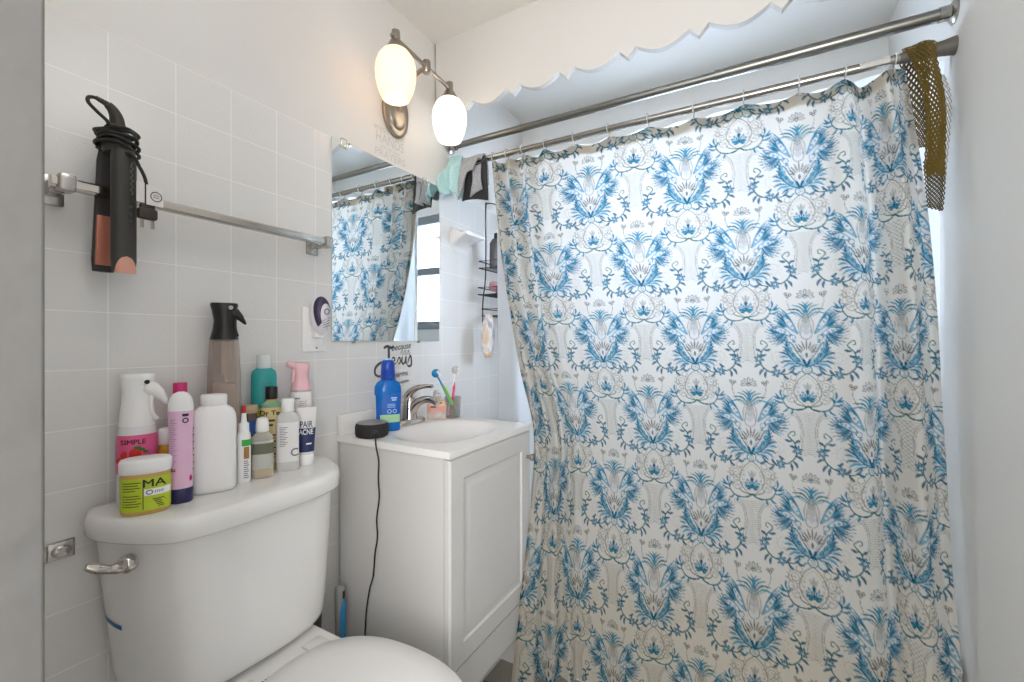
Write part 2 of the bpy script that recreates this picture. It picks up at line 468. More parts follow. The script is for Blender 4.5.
# hinge block, swivel and wound cord
b = MB(); b.lathe([(0.215, 0.019), (0.235, 0.021), (0.262, 0.0165), (0.268, 0.010)], 24, c=(-0.018, -0.004, 0), rx=1.15)
b.tube(spline([(-0.018, -0.002, 0.262), (-0.016, -0.004, 0.280), (-0.014, -0.010, 0.292), (-0.013, -0.018, 0.299)], 5), [0.0125-0.0004*i for i in range(16)], 14)
for i in range(6):
    t = i/5
    b.tube([(-0.014, -0.018-0.014*t, 0.299+0.004*t), (-0.014, -0.0205-0.014*t, 0.3007+0.004*t)], 0.0052-0.0014*t, 10)
b.build('hinge_cap', HS, hs)
pts = [(-0.014, -0.018, 0.299), (-0.014, -0.033, 0.3035), (-0.012, -0.044, 0.299), (-0.008, -0.045, 0.288), (-0.002, -0.034, 0.274), (0.004, -0.022, 0.258)]
nturn = 5
for i in range(nturn*14+1):
    a = -2.2+2*PI*i/14
    rad = 0.0275+0.003*math.sin(i*1.7)
    pts.append((-0.016+rad*1.15*math.cos(a), -0.003+rad*math.sin(a), 0.256-0.036*i/(nturn*14)+0.005*math.sin(a+i*0.05)))
pts += [(0.018, 0.004, 0.210), (0.021, 0.016, 0.192), (0.024, 0.0235, 0.172), (0.0245, 0.026, 0.150)]
b = MB(); b.tube(spline(pts, 3), 0.0030, 8); cordo = b.build('power_cord', CORD, hs)
PL = mat('brown_plug', '#3a2f29', 0.4, var=0.06)
b = MB(); b.lathe([(0.0, 0.0045), (-0.03, 0.006), (-0.034, 0.010)], 16, c=(0.0245, 0.026, 0.150), rx=0.8)
b.box((0.0165, 0.012, 0.098), (0.0325, 0.041, 0.118), bev=0.004); b.box((0.0185, 0.0155, 0.116), (0.0305, 0.0375, 0.127), bev=0.003)
pg = b.build('plug', PL, cordo)
b = MB()
for y in (0.0185, 0.0345): b.box((0.0235, y-0.0028, 0.082), (0.0252, y+0.0028, 0.099), bev=0.0005)
b.build('prong', NICKEL, cordo)
b = MB()
b.box((0.032, 0.022, 0.124), (0.0328, 0.048, 0.160))
tg = b.build('tag', TAGW, cordo, smooth=0)
b = MB(); b.box((0.028, 0.009, 0.127), (0.0288, 0.021, 0.163)); tg2 = b.build('tag', TAGW, cordo, smooth=0)
b = MB(); b.tube([(0.0332, 0.037+0.0085*math.cos(a), 0.141+0.0085*math.sin(a)) for a in np.linspace(0, 2*PI, 25)[:-1]], 0.0008, 6, closed=True)
for i in range(2): b.tube([(0.0332, 0.0325, 0.139+0.004*i), (0.0332, 0.0415, 0.139+0.004*i)], 0.0006, 5)
b.build('tag_print', mat('tag_ink', '#5d5553', 0.6), cordo)

# ------------------------------------------------------------------ outlet with plug-in
ol = thing('wall_outlet', 'white wall outlet plate on the tile beside the mirror', 'outlet', (0, 0.8065, 1.132))
b = MB(); b.box((0, -0.0385, -0.062), (0.006, 0.0385, 0.062), bev=0.003); b.build('cover_plate', WHITE, ol)
b = MB()
b.box((0.005, -0.017, -0.040), (0.0085, 0.017, -0.008), bev=0.003); b.box((0.005, -0.017, 0.008), (0.0085, 0.017, 0.040), bev=0.003)
b.build('socket', WHITE, ol)
b = MB(); b.tube([(0.005, 0.004, -0.051), (0.0072, 0.004, -0.051)], 0.003, 12); b.build('screw', NICKEL, ol)
rp = thing('plug_in_repeller', 'white and purple plug-in pest repeller plugged into the wall outlet', 'pest repeller', (0.0088, 0.806, 1.165))
LAV = mat('lavender_white', '#e4dfe4', 0.35, var=0.02); PUR = mat('dark_purple', '#3a3150', 0.3, var=0.05)
def egg(scx, scy, scz, x0=0.0, zc=0.005, n=28, m=20):
    rings = []
    for i in range(m+1):
        t = PI*i/m
        z = -math.cos(t); r = math.sin(t)*(1-0.16*(-z))
        rings.append([(x0+scx*max(r, 1e-4)*max(math.cos(2*PI*k/n), -0.7), scy*max(r, 1e-4)*math.sin(2*PI*k/n), zc+scz*z) for k in range(n)])
    return rings
b = MB(); b.loft(egg(0.026, 0.027, 0.055, 0.018)); b.build('housing', LAV, rp)
b = MB(); b.box((0, -0.014, -0.055), (0.02, 0.014, -0.015), bev=0.003); b.build('plug_base', WHITE, rp)
rings = []
for t in np.linspace(0, 1, 22):
    a = R(222)+(R(20)-R(222))*t
    ring_ = []
    for k in np.linspace(0, 1, 6):
        lo = 0.50+0.16*t
        rho = lo+(0.985-lo)*k*math.sin(PI*(0.12+0.80*t))**0.35
        zn, yn = rho*math.sin(a), rho*math.cos(a)
        g_ = 1+0.16*zn
        ring_.append((0.018+(0.026*math.sqrt(max(1-zn*zn-yn*yn, 0)))*g_+0.0010, 0.0272*yn*g_, 0.005+0.0552*zn))
    rings.append(ring_)
b = MB(); b.loft(rings, close=False, cap0=False, cap1=False); b.build('purple_band', PUR, rp)
b = MB(); b.tube([(0.0447, 0.002+0.0075*math.cos(a), 0.016+0.0075*math.sin(a)) for a in np.linspace(0, 2*PI, 25)[:-1]], 0.0012, 6, closed=True)
for i in range(4):
    b.tube([(0.0425-0.0012*i, -0.010+0.002*i, -0.010-0.006*i), (0.0415-0.0012*i, 0.013+0.001*i, 0.000-0.007*i)], 0.0007, 5)
b.build('indicator_ring', PUR, rp)

# ------------------------------------------------------------------ wall decals (vinyl lettering on the wall)
def to_wall(v, yc, zc, x, slant=0.0): return [(x, yc+p[0]+slant*p[1], zc+p[1]) for p in v]
DEC_L = mat('pale_grey_vinyl', '#c4c2c0', 0.6, var=0.05)
DEC_D = mat('dark_grey_vinyl', '#4a4b4e', 0.6, var=0.05)
DEC_M = mat('mid_grey_vinyl', '#8d8e91', 0.6, var=0.05)
b = MB()
for s, sz, zc, yc, bo in (('wash your', 0.034, 1.815, 1.095, 0.0), ('HANDS', 0.046, 1.783, 1.098, 0.0), ('and say your', 0.018, 1.757, 1.098, 0.0), ('PRAYERS', 0.036, 1.733, 1.100, 0.0)):
    v, f = text_geo(s, sz, bo)
    if s == 'HANDS': v = [(p[0]*0.85, p[1]*1.05, 0) for p in v]
    b.add(to_wall(v, yc+0.008, zc-0.006, -0.0062), f)
tag(b.build('wall_decal', DEC_L, smooth=0), 'faint grey hand-washing lettering on the painted wall above the mirror', 'wall decal')
ld = thing('wall_decal', 'dark grey script lettering on the tile under the mirror', 'wall decal', (0.0006, 1.12, 1.03))
b = MB()
def ribbon(mb, pts, w, n=6):
    P = spline([(0, p[0], p[1]) for p in pts], n); W = np.interp(np.linspace(0, 1, len(P)), np.linspace(0, 1, len(w)), w)
    L = []; Rr = []
    for i, p in enumerate(P):
        q0 = P[max(i-1, 0)]; q1 = P[min(i+1, len(P)-1)]
        d = np.array([q1[1]-q0[1], q1[2]-q0[2]]); d = d/(np.linalg.norm(d)+1e-9); nn = np.array([-d[1], d[0]])*W[i]/2
        L.append((0.0, p[1]+nn[0], p[2]+nn[1])); Rr.append((0.0, p[1]-nn[0], p[2]-nn[1]))
    mb.loft([[a, c] for a, c in zip(L, Rr)], close=False, cap0=False, cap1=False)
# big script J
ribbon(b, [(-0.050, 0.046), (-0.036, 0.052), (-0.018, 0.047), (-0.002, 0.050)], [0.008, 0.011, 0.008])
ribbon(b, [(-0.028, 0.048), (-0.027, 0.020), (-0.030, -0.012), (-0.042, -0.036), (-0.064, -0.047), (-0.086, -0.040), (-0.087, -0.020), (-0.070, -0.005), (-0.045, 0.002), (-0.024, 0.006)], [0.010, 0.011, 0.010, 0.009, 0.008, 0.009, 0.010, 0.008, 0.006])
# e s u s
ribbon(b, [(-0.016, -0.006), (0.000, 0.004), (-0.004, 0.014), (-0.013, 0.006), (-0.008, -0.010), (0.006, -0.006)], [0.004, 0.006, 0.006, 0.005])
ribbon(b, [(0.010, -0.006), (0.022, 0.014), (0.028, -0.002), (0.018, -0.010)], [0.004, 0.006, 0.006])
ribbon(b, [(0.036, 0.016), (0.035, -0.004), (0.043, -0.010), (0.052, 0.000), (0.055, 0.016), (0.055, -0.006), (0.062, -0.010)], [0.006, 0.008, 0.007, 0.006, 0.008, 0.005])
ribbon(b, [(0.064, -0.006), (0.078, 0.018), (0.083, 0.000), (0.082, -0.016), (0.070, -0.020), (0.062, -0.014)], [0.005, 0.007, 0.009, 0.006])
b.build('lettering', DEC_D, ld, smooth=0)
b = MB()
v, f = text_geo('because', 0.031, 0.0004); v = [(p[0]*0.95+p[1]*0.2, p[1]+p[0]*0.10, 0) for p in v]; b.add([(0.0, 0.034+p[0], 0.050+p[1]) for p in v], f)
b.build('small_lettering', DEC_D, ld, smooth=0)
b = MB()
for i in range(3):
    ribbon(b, [(0.026+0.018*i, 0.022), (0.032+0.018*i, 0.034), (0.037+0.018*i, 0.020), (0.043+0.018*i, 0.030)], [0.002, 0.003, 0.002])
    ribbon(b, [(0.030+0.016*i, 0.033), (0.040+0.015*i, 0.038), (0.034+0.018*i, 0.026)], [0.002, 0.003, 0.002])
b.build('scribble', DEC_M, ld, smooth=0)
b = MB()
v, f = text_geo('& germs', 0.028, 0.0003); b.add([(0.0, 0.018+p[0], -0.047+p[1]+p[0]*0.1) for p in v], f)
b.build('pale_lettering', DEC_M, ld, smooth=0)
b = MB()
v, f = text_geo('are everywhere', 0.016, 0.0002); b.add([(0.0, 0.018+p[0], -0.075+p[1]+p[0]*0.1) for p in v], f)
b.build('pale_lettering', DEC_M, ld, smooth=0)

# ------------------------------------------------------------------ old bracket left of the toilet
pb = thing('paper_holder_bracket', 'small chrome bracket plate with oval boss low on the tile beside the toilet', 'wall bracket', (0, 0.275, 0.7245))
b = MB(); b.box((0, -0.05, -0.0165), (0.004, 0.034, 0.0165), bev=0.001); b.build('plate', OLDCH, pb)
b = MB(); b.box((0.004, -0.003, -0.015), (0.008, 0.031, 0.015), bev=0.002); b.build('boss_plate', mat('light_chrome', '#d0cdc8', 0.25, 0.7), pb)
b = MB(); b.lathe([(0.0, 1.0), (0.006, 1.0), (0.008, 0.8), (0.008, 0.01)], 28, 0.010, 0.0135, M=Matrix(((0, 0, 1, 0.006), (0, 1, 0, 0.014), (1, 0, 0, 0), (0, 0, 0, 1)))); b.build('oval_boss', OLDCH, pb)

# ------------------------------------------------------------------ toilet
tz = thing('toilet', 'white two-piece toilet against the tiled wall with bottles on its tank', 'toilet', (0, 0, 0))
DYT = -0.012
lid0 = [(0.016, 0.330), (0.045, 0.322), (0.09, 0.325), (0.15, 0.346), (0.196, 0.373), (0.217, 0.395), (0.229, 0.432), (0.235, 0.51), (0.236, 0.60), (0.231, 0.662), (0.222, 0.703), (0.203, 0.738), (0.16, 0.774), (0.10, 0.800), (0.05, 0.809), (0.016, 0.805)]
def outline(pts, n=6):
    P = pts
    o = []
    sp = spline([(p[0], p[1], 0) for p in P], n)
    return [(p[0], p[1]) for p in sp]
def inset(o, d):
    xs_ = [p[0] for p in o]; ys_ = [p[1] for p in o]
    w_, h_ = max(xs_)-min(xs_), max(ys_)-min(ys_)
    yc = (max(ys_)+min(ys_))/2
    if min(xs_) < 0.03: return [(min(xs_)+(x-min(xs_))*(1-d/w_), yc+(y-yc)*(1-2*d/h_)) for x, y in o]
    xc = (max(xs_)+min(xs_))/2
    return [(xc+(x-xc)*(1-2*d/w_), yc+(y-yc)*(1-2*d/h_)) for x, y in o]
lid0 = [(x, y+DYT) for x, y in lid0]
LO = outline(lid0)
def sgn_area(o): return sum(o[i-1][0]*o[i][1]-o[i][0]*o[i-1][1] for i in range(len(o)))
if sgn_area(LO) < 0: LO = LO[::-1]
def ring(o, z): return [(x, y, z) for x, y in o]
b = MB()
b.loft([ring(inset(LO, 0.016), 0.748), ring(inset(LO, 0.003), 0.748), ring(LO, 0.752), ring(inset(LO, 0.0), 0.774), ring(inset(LO, 0.002), 0.781), ring(inset(LO, 0.006), 0.787), ring(inset(LO, 0.012), 0.790), ring(inset(LO, 0.05), 0.790)])
b.build('tank_lid', PORC, tz, smooth=60)
TO = inset(LO, 0.016)
bot = [(0.016, 0.372), (0.045, 0.366), (0.085, 0.369), (0.135, 0.386), (0.176, 0.408), (0.196, 0.428), (0.207, 0.460), (0.213, 0.525), (0.2145, 0.60), (0.210, 0.645), (0.201, 0.680), (0.183, 0.710), (0.145, 0.744), (0.09, 0.770), (0.045, 0.782), (0.016, 0.780)]
bot = [(x, y+DYT) for x, y in bot]
BO = outline(bot)
if sgn_area(BO) < 0: BO = BO[::-1]
def mixo(a, c, t): return [(p[0]*(1-t)+q[0]*t, p[1]*(1-t)+q[1]*t) for p, q in zip(a, c)]
rg = [ring(inset(BO, 0.03), 0.440), ring(inset(BO, 0.012), 0.442), ring(inset(BO, 0.004), 0.449), ring(BO, 0.462)]
for t in np.linspace(0.1, 1, 8): rg.append(ring(mixo(BO, TO, t**0.9), 0.462+(0.749-0.462)*t))
b = MB(); b.loft(rg); b.build('tank', PORC, tz, smooth=60)
# flush lever
b = MB()
b.lathe([(-0.004, 0.015), (0.008, 0.015), (0.014, 0.011), (0.015, 0.002)], 20, M=Matrix.Translation((0.146, 0.338, 0.716)) @ Matrix.Rotation(R(-68), 4, 'Z') @ Matrix.Rotation(R(90), 4, 'Y'))
b.tube(spline([(0.151, 0.326, 0.716), (0.157, 0.316, 0.719), (0.158, 0.306, 0.722), (0.157, 0.294, 0.728), (0.156, 0.278, 0.737)], 5),
       list(np.interp(np.linspace(0, 1, 21), [0, 0.2, 0.45, 0.8, 1], [0.010, 0.0095, 0.0072, 0.0085, 0.005])), 14)
b.build('flush_lever', CHROME, tz, smooth=60)
# blue tape on the tank's left shoulder
BLUE = mat('blue_tape', '#2f6f9e', 0.5, var=0.08)
b = MB()
def tank_pt(i, z):
    t = ((z-0.462)/(0.749-0.462))
    o = mixo(BO, TO, max(t, 0)**0.9); o = inset(o, -0.0008)
    return (o[i % len(o)][0], o[i % len(o)][1], z)
idx = sorted([i for i in range(len(LO)) if BO[i][1] < 0.385 and 0.03 < BO[i][0] < 0.095], key=lambda i: BO[i][0])
rows = [[tank_pt(i, 0.580+dz-0.15*(BO[i][0]-0.07)) for i in idx] for dz in (0.0, 0.009)]
b.loft(rows, close=False, cap0=False, cap1=False); b.build('blue_tape', BLUE, tz)
# bowl, rear deck, seat and seat lid
CY0 = 0.556
def oval(x0, x1, hw, z, n=40, sq=2.2, back=0.0):
    xc = (x0+x1)/2; hx = (x1-x0)/2
    return [(xc+hx*sgnpow(math.cos(a), 2/sq), CY0+hw*sgnpow(math.sin(a), 2/sq), z) for a in [2*PI*k/n for k in range(n)]]
b = MB()
b.loft([oval(0.10, 0.56, 0.115, 0.0), oval(0.10, 0.56, 0.115, 0.03), oval(0.12, 0.54, 0.10, 0.10), oval(0.14, 0.60, 0.13, 0.22), oval(0.16, 0.66, 0.165, 0.31), oval(0.17, 0.675, 0.160, 0.37), oval(0.17, 0.678, 0.161, 0.406), oval(0.18, 0.67, 0.152, 0.4145)])
b.box((0.04, CY0-0.125, 0.30), (0.30, CY0+0.125, 0.4330), bev=0.012, seg=4)
b.box((0.06, CY0-0.09, 0.42), (0.17, CY0+0.09, 0.441), bev=0.004)
b.build('bowl', PORC, tz, smooth=60)
def seat_outline(x0, x1, hw, n=64):
    xc, hx = (x0+x1)/2, (x1-x0)/2
    return [(xc+hx*sgnpow(math.cos(a), 2/2.4), CY0+hw*sgnpow(math.sin(a), 2/2.4)) for a in [2*PI*k/n for k in range(n)]]
SO = seat_outline(0.258, 0.672, 0.164)
if sgn_area(SO) < 0: SO = SO[::-1]
b = MB(); b.loft([ring(inset(SO, 0.006), 0.415), ring(inset(SO, 0.001), 0.418), ring(inset(SO, 0.001), 0.428), ring(inset(SO, 0.006), 0.432)]); b.build('seat', SEATW, tz, smooth=60)
b = MB(); b.loft([ring(inset(SO, 0.008), 0.432), ring(SO, 0.435), ring(SO, 0.444), ring(inset(SO, 0.006), 0.449), ring(inset(SO, 0.05), 0.452), ring(inset(SO, 0.10), 0.453)]); b.build('seat_lid', SEATW, tz, smooth=60)
for y in (-0.075, 0.075):
    b = MB(); b.box((0.225, CY0+y-0.022, 0.430), (0.268, CY0+y+0.022, 0.4375), bev=0.005); b.build('hinge', SEATW, tz)
b = MB(); 
for i in range(16):
    if i in (5, 11): continue
    b.box((0.247, CY0-0.055+0.007*i, 0.4330), (0.2505+0.001*(i % 3), CY0-0.0505+0.007*i, 0.4334))
b.build('printed_marks', INK, tz, smooth=0)

# ------------------------------------------------------------------ vanity
VY0, VY1, VXF, VZ = 0.882, 1.332, 0.42, 0.821
va = thing('bathroom_vanity', 'white vanity cabinet with sink top between the toilet and the shower curtain', 'vanity', (0, 0, 0))
b = MB()
b.box((0.012, VY0+0.004, 0.0), (0.398, VY0+0.020, VZ-0.018)); b.box((0.012, VY1-0.020, 0.0), (0.398, VY1-0.004, VZ-0.018))
b.box((0.012, VY0+0.02, 0.145), (0.398, VY1-0.02, 0.165)); b.box((0.012, VY0+0.02, 0.16), (0.02, VY1-0.02, VZ-0.018))
b.box((0.385, VY0+0.02, VZ-0.07), (0.398, VY1-0.02, VZ-0.018)); b.box((0.390, VY0+0.006, 0.150), (0.411, VY1-0.006, 0.246))
b.box((0.30, VY0+0.02, 0.0), (0.312, VY1-0.02, 0.145))
b.build('cabinet_body', LAMIN, va, smooth=0)
# door with raised panel
def door():
    y0, y1, z0, z1 = VY0+0.005, VY1-0.005, 0.252, VZ-0.022
    def rect(m, x): return [(x, y0+m, z0+m), (x, y1-m, z0+m), (x, y1-m, z1-m), (x, y0+m, z1-m)]
    b = MB()
    b.loft([rect(0.0, 0.3995), rect(0.0, 0.412), rect(0.005, 0.4175), rect(0.058, 0.4175), rect(0.062, 0.4125), rect(0.067, 0.4115), rect(0.088, 0.4165), rect(0.093, 0.4165)])
    return b
dr = door().build('door', LAMIN, va, smooth=25)
b = MB(); b.lathe([(0.0, 0.006), (0.012, 0.005), (0.016, 0.011), (0.024, 0.0125), (0.029, 0.008), (0.030, 0.001)], 20, M=Matrix.Translation((0.417, VY1-0.03, 0.716)) @ Matrix.Rotation(R(90), 4, 'Y'))
b.build('knob', NICKEL, dr, smooth=60)
# worktop with shallow integrated basin and backsplash
b = MB()
nx, ny = 44, 48
X0, X1, Y0, Y1 = 0.004, VXF, VY0, VY1
def topz(x, y):
    cx, cy, ax, ay = 0.235, 1.107, 0.135, 0.180
    q = ((abs(x-cx)/ax)**2.6+(abs(y-cy)/ay)**2.6)
    d = 0.0
    if q < 1: d = -0.045*(1-q)**1.5
    return VZ+d
xs = np.linspace(X0, X1, nx); ys = np.linspace(Y0, Y1, ny)
vs = [(x, y, topz(x, y)) for x in xs for y in ys]
fs = [[i*ny+j, (i+1)*ny+j, (i+1)*ny+j+1, i*ny+j+1] for i in range(nx-1) for j in range(ny-1)]
b.add(vs, fs)
e = 0.018
bord = [(X0, Y0), (X1, Y0), (X1, Y1), (X0, Y1)]
b.loft([[(x, y, VZ) for x, y in bord], [(x, y, VZ-e) for x, y in bord]], cap0=False, cap1=False)
b.loft([[(x, y, VZ-e) for x, y in bord], [(X0+(x-X0)*0.9+0.02, Y0+0.02+(y-Y0)*0.91, VZ-e) for x, y in bord]], cap0=False, cap1=False)
b.box((0.003, VY0, VZ-0.001), (0.021, VY1, VZ+0.060), bev=0.004)
wt = b.build('worktop', TOPW, va, smooth=30)
b = MB(); b.lathe([(0.0, 0.02), (0.002, 0.02), (0.003, 0.012), (0.001, 0.01)], 20, c=(0.235, 1.107, VZ-0.0445)); b.build('drain', CHROME, wt)
# faucet
FAU = mat('faucet_chrome', '#c9c0b8', 0.14, 1.0, bump=0.02, bscale=10)
b = MB()
b.lathe([(0.0, 1.0), (0.010, 1.0), (0.016, 0.90), (0.018, 0.72), (0.018, 0.02)], 36, 0.026, 0.066, n=2.6, c=(0.062, 1.13, VZ))
b.lathe([(0.012, 0.026), (0.03, 0.0235), (0.055, 0.0215), (0.075, 0.020), (0.088, 0.017), (0.094, 0.008)], 24, c=(0.060, 1.13, VZ))
fa = b.build('faucet', FAU, va, smooth=50)
b = MB(); b.tube(spline([(0.065, 1.13, VZ+0.040), (0.095, 1.13, VZ+0.072), (0.130, 1.13, VZ+0.086), (0.160, 1.13, VZ+0.085), (0.180, 1.13, VZ+0.074)], 6),
       list(np.interp(np.linspace(0, 1, 25), [0, 0.4, 0.8, 1], [0.018, 0.013, 0.011, 0.0105])), 18)
b.build('spout', FAU, fa, smooth=60)
b = MB(); b.tube(spline([(0.050, 1.13, VZ+0.085), (0.062, 1.13, VZ+0.104), (0.090, 1.13, VZ+0.121), (0.125, 1.13, VZ+0.129), (0.158, 1.13, VZ+0.131)], 6),
       list(np.interp(np.linspace(0, 1, 25), [0, 0.25, 0.6, 1], [0.018, 0.013, 0.0085, 0.006])), 16)
b.build('lever', FAU, fa, smooth=60)

# ------------------------------------------------------------------ bottles: a shared body/label kit
def sect(prof, seg=40):
    """prof (z, rx, ry, n) -> rings"""
    return [[(rx*sgnpow(math.cos(a), 2/n), ry*sgnpow(math.sin(a), 2/n), z) for a in [2*PI*k/seg for k in range(seg)]] for z, rx, ry, n in prof]
def prof_at(prof, z):
    zs = [p[0] for p in prof]
    return [float(np.interp(z, zs, [p[i] for p in prof])) for i in (1, 2, 3)]
def surf_x(prof, y, z, off):
    rx, ry, n = prof_at(prof, z)
    q = min(abs(y)/ry, 0.999)
    return (rx)*(1-q**n)**(1/n)+off
def body(prof, name, m, par, seg=44):
    b = MB(); b.loft(sect(prof, seg)); return b.build(name, m, par, smooth=50)
def label(prof, z0, z1, a0, a1, m, par, name='label', off=0.0006, seg=30, rows=8, wave=None):
    """wrapped label between two angles (degrees, 0 = front, + = viewer's right)"""
    rings = []
    for z in np.linspace(z0, z1, rows):
        r = []
        for a in np.linspace(R(a0), R(a1), seg):
            zz = z if wave is None else wave(math.degrees(a), z)
            rx, ry, n = prof_at(prof, zz)
            r.append(((rx+off)*sgnpow(math.cos(a), 2/n), (ry+off)*sgnpow(math.sin(a), 2/n), zz))
        rings.append(r)
    b = MB(); b.loft(rings, close=False, cap0=False, cap1=False)
    return b.build(name, m, par, smooth=60)
def text_on(mb, prof, s, size, yc, zc, bold=0.0, off=0.0012, sx=1.0, vert=False, align='CENTER'):
    v, f = text_geo(s, size, bold, align)
    out = []
    for p in v:
        x, y = p[0]*sx, p[1]
        if vert: x, y = -y, x
        out.append((surf_x(prof, yc+x, zc+y, off), yc+x, zc+y))
    mb.add(out, f)
TZ = 0.7902
def bottle(name, label_, cat, x, y, off=0.0, z=TZ, group=None):
    return thing(name, label_, cat, (x, y, z), face(x, y, off), group)

# oval tub with a lime label
LIME = mat('lime_label', '#b9cc2e', 0.45, var=0.03); AMBC = mat('amber_cream', '#c8a45a', 0.3, var=0.05)
t = bottle('cream_tub', 'squat oval cream tub with lime green label and white lid', 'tub', 0.122, 0.371, -0.12)
p = [(0.0, 0.022, 0.033, 2.4), (0.003, 0.024, 0.0355, 2.4), (0.07, 0.0245, 0.036, 2.4), (0.076, 0.024, 0.035, 2.4)]
body(p, 'tub_body', AMBC, t)
body([(0.073, 0.0250, 0.0366, 2.4), (0.075, 0.0262, 0.038, 2.4), (0.093, 0.0262, 0.038, 2.4), (0.0965, 0.0245, 0.036, 2.4), (0.098, 0.021, 0.032, 2.4)], 'lid', WHITE, t)
label(p, 0.008, 0.066, -95, 95, LIME, t)
b = MB(); text_on(b, p, 'MA', 0.019, 0.014, 0.0555, 0.0003, sx=1.2)
for i in range(3):
    pass
for i, w in enumerate((0.026, 0.022, 0.025, 0.018, 0.0, 0.024, 0.026, 0.020, 0.026, 0.023)):
    if not w: continue
    z = 0.058-0.0046*i
    b.add([(surf_x(p, -0.030+w*k, z+dz, 0.0011), -0.030+w*k, z+dz) for dz in (0, 0.0014) for k in (0, .25, .5, .75, 1)], [[k, k+1, k+6, k+5] for k in range(4)])
b.add([(surf_x(p, y, z, 0.0011), y, z) for z in (0.010, 0.064) for y in (-0.0016, -0.0004)], [[0, 1, 3, 2]])
for i in range(5):
    z = 0.026-0.0034*i
    b.add([(surf_x(p, 0.012+0.002*i+0.016*k, z+dz, 0.0011), 0.012+0.002*i+0.016*k, z+dz) for dz in (0, 0.0015) for k in (0, .5, 1)], [[0, 1, 4, 3], [1, 2, 5, 4]])
b.build('print', INK, t, smooth=0)
lb = label(p, 0.034, 0.046, 0, 80, WHITE, t, 'white_band', off=0.0010)
b = MB(); 
b.tube([(surf_x(p, 0.008+0.0042*math.cos(a), 0.040, 0.0012), 0.008+0.0042*math.cos(a), 0.040+0.0036*math.sin(a)) for a in np.linspace(0, 2*PI, 17)[:-1]], 0.0007, 5, closed=True)
b.build('band_emblem', INK, t)
b = MB()
for k in range(5):
    y0_ = 0.0155+0.0026*k
    b.add([(surf_x(p, y, zz, 0.0016), y, zz) for zz in (0.0375, 0.0425) for y in (y0_, y0_+0.0009)], [[0, 1, 3, 2]])
b.build('band_print', INK, t, smooth=0)

# white trigger spray bottle with strawberry label
t = bottle('trigger_spray_bottle', 'white trigger spray bottle with pink strawberry label behind the lime tub', 'spray bottle', 0.046, 0.386)
p = [(0.0, 0.027, 0.029, 2.4), (0.004, 0.0285, 0.031, 2.4), (0.11, 0.0285, 0.031, 2.4), (0.135, 0.027, 0.0295, 2.3), (0.148, 0.025, 0.0275, 2.2)]
body(p, 'bottle_body', mat('clear_frost', '#e6e3e4', 0.25, var=0.03), t)
h = [(0.148, 0.024, 0.0275, 2.2), (0.165, 0.022, 0.0265, 2.3), (0.190, 0.018, 0.024, 2.4), (0.215, 0.0165, 0.023, 2.4), (0.236, 0.019, 0.026, 2.6), (0.243, 0.020, 0.027, 2.8), (0.246, 0.018, 0.025, 2.8)]
b = MB(); b.loft(sect(h)); 
b.build('spray_head', WHITE, t, smooth=50)
b = MB(); rings = []
for q, (y, z, w, hh) in enumerate([(0.012, 0.222, 0.011, 0.010), (0.024, 0.216, 0.011, 0.012), (0.036, 0.203, 0.009, 0.010), (0.043, 0.191, 0.007, 0.006), (0.046, 0.186, 0.004, 0.002)]):
    rings.append([(0.010+w*math.cos(a), y+hh*0.5*math.sin(a), z+hh*math.sin(a)) for a in np.linspace(0, 2*PI, 17)[:-1]])
b.loft(rings); b.build('trigger', WHITE, t, smooth=60)
b = MB(); b.tube(spline([(0.012, 0.022, 0.21), (0.014, 0.020, 0.190), (0.014, 0.022, 0.170), (0.013, 0.029, 0.158)], 5), 0.004, 10); b.build('trigger_guard', WHITE, t, smooth=60)
b = MB(); b.tube([(0.0175, 0.014, 0.231), (0.0205, 0.0145, 0.231)], 0.0042, 14); b.build('nozzle', BLACKP, t)
PINKL = mat('pink_label', '#e0608f', 0.4, var=0.16, vscale=22)
label(p, 0.060, 0.132, -85, 85, PINKL, t)
b = MB(); text_on(b, p, 'SIMPLE', 0.0125, -0.006, 0.119, 0.0003); b.build('lettering', mat('maroon_ink', '#6a1830', 0.5), t, smooth=0)
b = MB()
for y, z, r in ((-0.016, 0.096, 0.0085), (-0.003, 0.098, 0.0095), (-0.010, 0.086, 0.008), (-0.024, 0.086, 0.006)):
    b.sphere((surf_x(p, y, z, 0.0003), y, z), r, 12, 8, sc=(0.12, 1, 1))
b.build('strawberry_print', mat('berry_red', '#cf2f22', 0.4, var=0.15, vscale=120), t)
b = MB()
for y, z, a in ((0.006, 0.105, 30), (0.000, 0.109, 80), (0.011, 0.100, -20), (0.017, 0.090, -40), (0.013, 0.085, -70)):
    b.sphere((surf_x(p, y, z, 0.0006), y, z), 0.006, 10, 6, sc=(0.12, 1, 0.5))
b.build('leaf_print', mat('leaf_green', '#4d7a2e', 0.45), t)

